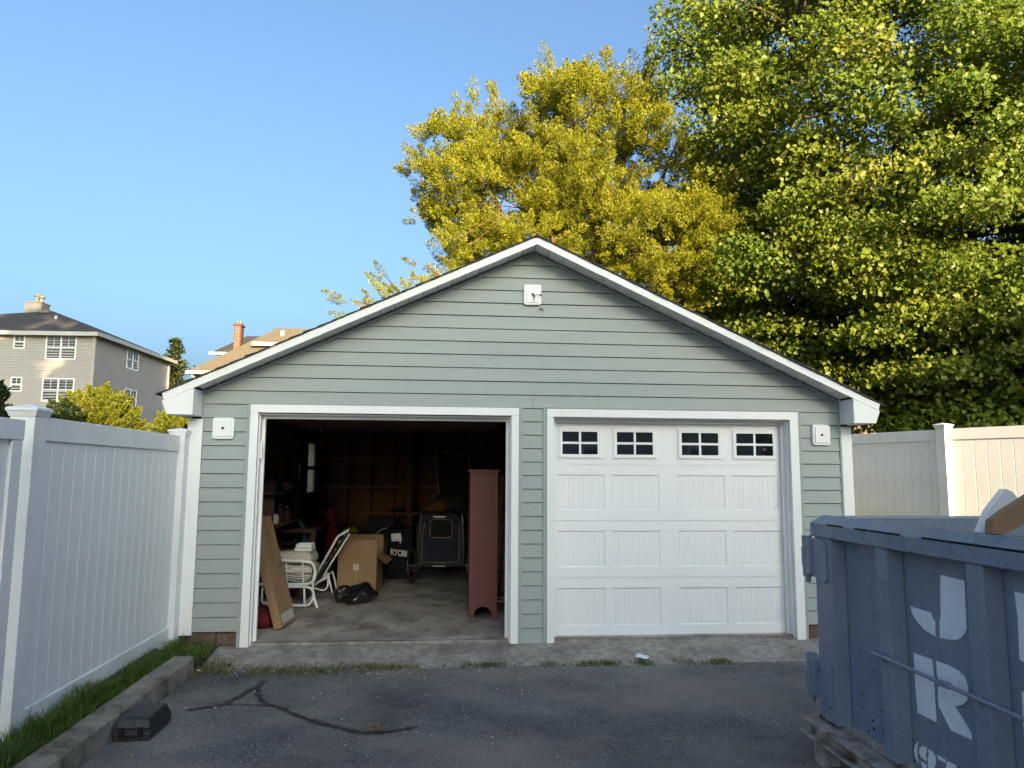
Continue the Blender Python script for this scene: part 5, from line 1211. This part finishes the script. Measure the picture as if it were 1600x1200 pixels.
for i in range(4):
    p, r_ = E_[i], E_[(i+1) % 4]; d = (r_-p).normalized(); n_ = Vector((d.y, -d.x, 0)); q.obox((p+r_)/2-zz*.12, d, n_, zz, (r_-p).length/2+.05, .05, .12)
q.build('gutter', TRIMG, GH); MB().prism([p-zz*.02 for p in E_], zz*-.03).build('soffit', TRIMG, GH)
for (x0, x1, y0, y1, cols) in ((23, 39, 524, 544, 1), (73, 119, 525, 561, 2), (18, 34, 590, 611, 1), (67, 115, 592, 627, 2)):
    p0, p1, p2 = at_p(x0, y0, C0, a_), at_p(x1, y0, C0, a_), at_p(x0, y1, C0, a_)
    house_window(GH, (p1+p2)/2, b_, (p1-p0).dot(b_), p0.z-p2.z, cols, -a_)
for (x0, x1, y0, y1) in ((198.5, 216, 549, 582), (194.5, 212.5, 609, 641)):
    p0, p1 = at_p(x0, y0, C0, b_), at_p(x1, y0, C0, b_); h_ = at_p(x0, y0, C0, b_).z-at_p(x0, y1-4, C0, b_).z
    house_window(GH, (p0+p1)/2-zz*h_/2, a_, (p1-p0).dot(a_), h_, 2, b_)
chm = W(58, 484.5, D0+6.5); q = MB().obox(chm-zz*.05, b_, a_, zz, .56, .5, .46); o = q.build('chimney', CHIMG, GH); MB().obox(chm+zz*.44, b_, a_, zz, .60, .54, .03).build('chimney_cap', CHIMG, o)
for x, h_ in ((57.5, .55), (65, .42)): c = W(x, 474, D0+6.5); MB().lathe(c, [(.14, -.1), (.14, h_-.1), (.22, h_-.06), (.22, h_+.06), (.06, h_+.1)], 12).build('flue', CHIMG, o)
c = W(87.5, 497, D0+2.0); MB().cyl(c-zz*.4, c+zz*.15, .09, 10).build('vent_pipe', TRIMG, rfo)
c = W(70, 487.5, D0+2.9); MB().obox(c, b_, a_, zz, .40, .25, .09).build('skylight', CHIMG, rfo)
# tan roofed house with the brick chimney
D1 = 34.0
E0 = W(294, 579, D1); E1 = W(640, 583, D1-1.0); K0 = W(434, 513, D1+5.5); K1 = W(600, 516, D1+5.0)
TH = thing('tan_roof_house', 'house with sunlit tan roof and brick chimney beyond the garage left slope', 'house', Vector((E0.x, E0.y, -.05)))
B0 = E0 + Vector((0, 12, 0)); B1 = E1 + Vector((0, 12, 0))
MB().add([E0, E1, B1, B0, K0, K1], [(0, 1, 5, 4), (1, 2, 5), (2, 3, 4, 5), (3, 0, 4)]).build('roof', TANR, TH)
q = MB(); ins = Vector((.5, .5, 0)); Wc = E0+ins; Wd = E1+Vector((-.5, .5, 0)); 
clap(q, Vector((Wc.x, Wc.y, 0)), Vector((Wd.x, Wd.y, 0)), -.05, E0.z-.05, .2); clap(q, Vector((Wc.x, Wc.y+11, 0)), Vector((Wc.x, Wc.y, 0)), -.05, E0.z-.05, .2); q.build('wall', CREAM, TH)
d = (E1-E0).normalized(); q = MB().obox((E0+E1)/2-zz*.075, d, Vector((d.y, -d.x, 0)), zz, (E1-E0).length/2+.1, .06, .075); q.obox((E0+B0)/2-zz*.075, (0, 1, 0), (1, 0, 0), zz, 6, .06, .075); q.build('gutter', TRIMG, TH)
MB().tube([E0+Vector((.15, .0, -.2)), E0+Vector((.35, .25, -.4)), E0+Vector((.55, .4, -.6)), E0+Vector((.55, .4, -2.8))], .05, 8).build('downspout', TRIMG, TH)
MB().add([E0+Vector((.1, .1, -.06)), E1+Vector((0, .1, -.06)), E1+Vector((0, .6, -.06)), E0+Vector((.1, .6, -.06))], [(0, 1, 2, 3)]).build('soffit', TRIM, TH)
# dormer on the front slope
g0, g1, gt = W(396, 534, D1+2.6), W(440, 535, D1+2.6), W(432, 512.5, D1+5.5)
MB().add([g0, g1+Vector((3, 0, 0)), gt+Vector((3, 0, 0)), gt], [(0, 1, 2, 3)]).build('dormer_roof', TANR, TH)
MB().obox((g0+g1)/2+Vector((1.3, -.03, -.10)), (1, 0, 0), (0, 1, 0), zz, (g1-g0).x/2+1.35, .06, .09).build('dormer_fascia', TRIMG, TH)
w0 = W(405, 538, D1+3.0); MB().box(w0.x, w0.x+3.5, w0.y, w0.y+2, w0.z-1.2, g0.z-.1).build('dormer_wall', CREAM, TH)
c = W(441, 522, D1+4.1); MB().cyl(c-zz*.2, c+zz*.16, .11, 12).build('vent_pipe', TRIMG, TH)
# chimney laid in brick courses
c0 = W(364, 548, D1+3.6); c1 = W(374.5, 548, D1+3.6); ct_ = W(364, 507, D1+3.6).z
chw = c1.x-c0.x; ch = MB().box(c0.x+.01, c1.x-.01, c0.y+.01, c0.y+.60, c0.z-1.5, ct_-.02).build('chimney', STONE, TH)
nb = 0; z = c0.z-1.4
br = None
while z < ct_-.02:
    sh = .05 if nb % 2 else 0
    for k in range(3):
        x0 = c0.x + k*chw/3
        MB().box(x0+.008, x0+chw/3-.008, c0.y-.004, c0.y+.10, z, z+.078).build('brick', BRICK, ch) if z > c0.z-.6 else None
    if z > c0.z-.6:
        for k in range(2): MB().box(c1.x-.10, c1.x+.004, c0.y+.11+k*.24, c0.y+.33+k*.24, z, z+.078).build('brick', BRICK, ch)
    z += .095; nb += 1
MB().box(c0.x-.05, c1.x+.05, c0.y-.05, c0.y+.65, ct_-.02, ct_+.08).build('chimney_crown', BRICK, ch)
for dx in (.10, .22): MB().cyl((c0.x+dx, c0.y+.3, ct_+.08), (c0.x+dx, c0.y+.3, ct_+.30), .05, 10).build('flue', STEEL, ch)
# darker hip roof of the rear wing
h0, h1, h2, h3 = W(331, 550, D1+9), W(420, 551, D1+9), W(386, 525, D1+12), W(412, 525.5, D1+12)
RW = thing('dark_roof_house', 'house with a dark hip roof showing behind the brick chimney', 'house', Vector((h0.x, h0.y, -.05)))
MB().add([h0, h1+Vector((4, 0, 0)), h1+Vector((4, 8, 0)), h0+Vector((0, 8, 0)), h2, h3+Vector((2, 0, 0))], [(0, 1, 5, 4), (1, 2, 5), (2, 3, 4, 5), (3, 0, 4)]).build('roof', DARKR, RW)
MB().obox((h0+h1)/2+Vector((2, -.02, -.09)), (1, 0, 0), (0, 1, 0), zz, (h1-h0).x/2+2.1, .05, .08).build('gutter', TRIMG, RW)
q = MB(); clap(q, Vector((h0.x+1.2, h0.y+.6, 0)), Vector((h1.x+3.5, h0.y+.6, 0)), 0, h0.z-.1, .2); clap(q, Vector((h0.x+1.2, h0.y+7, 0)), Vector((h0.x+1.2, h0.y+.6, 0)), 0, h0.z-.1, .2); q.build('wall', CREAM, RW)
MB().add([h0+Vector((.05, 0, -.1)), h1+Vector((4, 0, -.1)), h1+Vector((4, .7, -.1)), h0+Vector((.05, .7, -.1))], [(0, 1, 2, 3)]).build('soffit', TRIM, RW)
# cream neighbour behind the maples at the right
nb0 = W(1335, 690, 27); nb0.z = -.05
NBH = thing('cream_house', 'cream house wall glimpsed between the maple trunks over the right fence', 'house', nb0)
q = MB(); clap(q, nb0, nb0+Vector((3.0, -.3, 0)), 0, 3.6, .2); clap(q, nb0+Vector((0, 4, 0)), nb0, 0, 3.6, .2); q.build('wall', STUCC, NBH)
MB().add([nb0+Vector((-.4, -.4, 3.6)), nb0+Vector((3.4, -.8, 3.6)), nb0+Vector((3.4, 4, 3.6)), nb0+Vector((-.4, 4, 3.6)), nb0+Vector((1.5, 1.8, 4.3))], [(0, 1, 4), (1, 2, 4), (2, 3, 4), (3, 0, 4)]).build('roof', DARKR, NBH)

# ------------------------------------------------------------------ the houses and tree behind the photographer (they shade the drive and show in the door panes)
def gable_house(name, label, x0, x1, y0, y1, ze, zr, wallm, along='x'):
    t = thing(name, label, 'house', ((x0+x1)/2, (y0+y1)/2, -.05)); q = MB()
    for a, b_ in (((x0, y0), (x1, y0)), ((x1, y0), (x1, y1)), ((x1, y1), (x0, y1)), ((x0, y1), (x0, y0))): clap(q, (*a, 0), (*b_, 0), -.05, ze, .2)
    o = .35
    if along == 'x':
        ym = (y0+y1)/2; r_ = [(x0-o, ym, zr), (x1+o, ym, zr)]; s_ = (zr-ze)/(ym-y0)
        e = [(x0-o, y0-o, ze-s_*o), (x1+o, y0-o, ze-s_*o), (x1+o, y1+o, ze-s_*o), (x0-o, y1+o, ze-s_*o)]
        q.add([(x0, y0, ze), (x0, y1, ze), (x0, ym, zr), (x1, y0, ze), (x1, y1, ze), (x1, ym, zr)], [(0, 1, 2), (3, 4, 5)])
        rf = MB().prism([e[0], e[1], r_[1], r_[0]], (0, 0, .1)).prism([e[2], e[3], r_[0], r_[1]], (0, 0, .1))
    else:
        xm = (x0+x1)/2; r_ = [(xm, y0-o, zr), (xm, y1+o, zr)]; s_ = (zr-ze)/(xm-x0)
        e = [(x0-o, y0-o, ze-s_*o), (x0-o, y1+o, ze-s_*o), (x1+o, y1+o, ze-s_*o), (x1+o, y0-o, ze-s_*o)]
        q.add([(x0, y0, ze), (x1, y0, ze), (xm, y0, zr), (x0, y1, ze), (x1, y1, ze), (xm, y1, zr)], [(0, 1, 2), (3, 4, 5)])
        rf = MB().prism([e[0], e[1], r_[1], r_[0]], (0, 0, .1)).prism([e[2], e[3], r_[0], r_[1]], (0, 0, .1))
    q.build('wall', wallm, t); rf.build('roof', DARKR, t)
    for i in range(3):
        for z in (1.6, 4.0):
            if z < ze-.6: house_window(t, ((x0+(x1-x0)*(i+.5)/3), y1, z), (1, 0, 0), 1.0, 1.3, 1, Vector((0, 1, 0)))
    return t
gable_house('sage_house', 'two-storey sage house standing across the drive facing the garage', .25, 7.72, -19.0, -11.0, 5.6, 7.4, SAGE)
gable_house('beige_house', 'beige gabled house beside the drive, right of the sage house', 14.3, 23.5, -20.0, -12.0, 7.1, 11.2, CREAM, 'y')
for i, (x, y, rx, lb) in enumerate(((-10.4, -5.8, 3.4, 'very tall oak well beyond the left fence'), (-5.6, -6.6, 2.5, 'very tall slimmer oak just beyond the left fence'))):
    ob = Vector((x, y, -.05))
    maple('oak_tree', lb, ob, [([ob, ob+Vector((0, 0, 5)), ob+Vector((.2, 0, 10)), ob+Vector((0, .2, 17))], .35, .1)],
          (x, y, 18.3), (rx, 2.8, 6.6), 330, 130, .30, MAPLE, holes=(.13 if i == 0 else -.1), seed=5+i, rcl=(.5, .9), group='oaks beyond the left fence')
hd = thing('glow_block_hedge', 'unseen dark hedge added between the two houses opposite to block glow from the door panes', 'hedge', (11, -12, -.05))  # unseen, added to keep the bright sky glow from reflecting in the panes
P = np.stack([rng.uniform(7.9, 14.2, 16000), rng.uniform(-12.6, -11.6, 16000), rng.uniform(0, 3.0, 16000)], 1)
leaf_mesh('foliage', P, rng.normal(size=P.shape), .16, .8, DARKL, np.clip(rng.normal(.4, .2, len(P)), 0, 1), hd)
limbs(hd, None, [([Vector((x, -12.1, -.05)), Vector((x, -12.1, 2.7))], .05, .02) for x in (8.4, 9.8, 11.2, 12.6, 13.8)], BARK, 'stem')
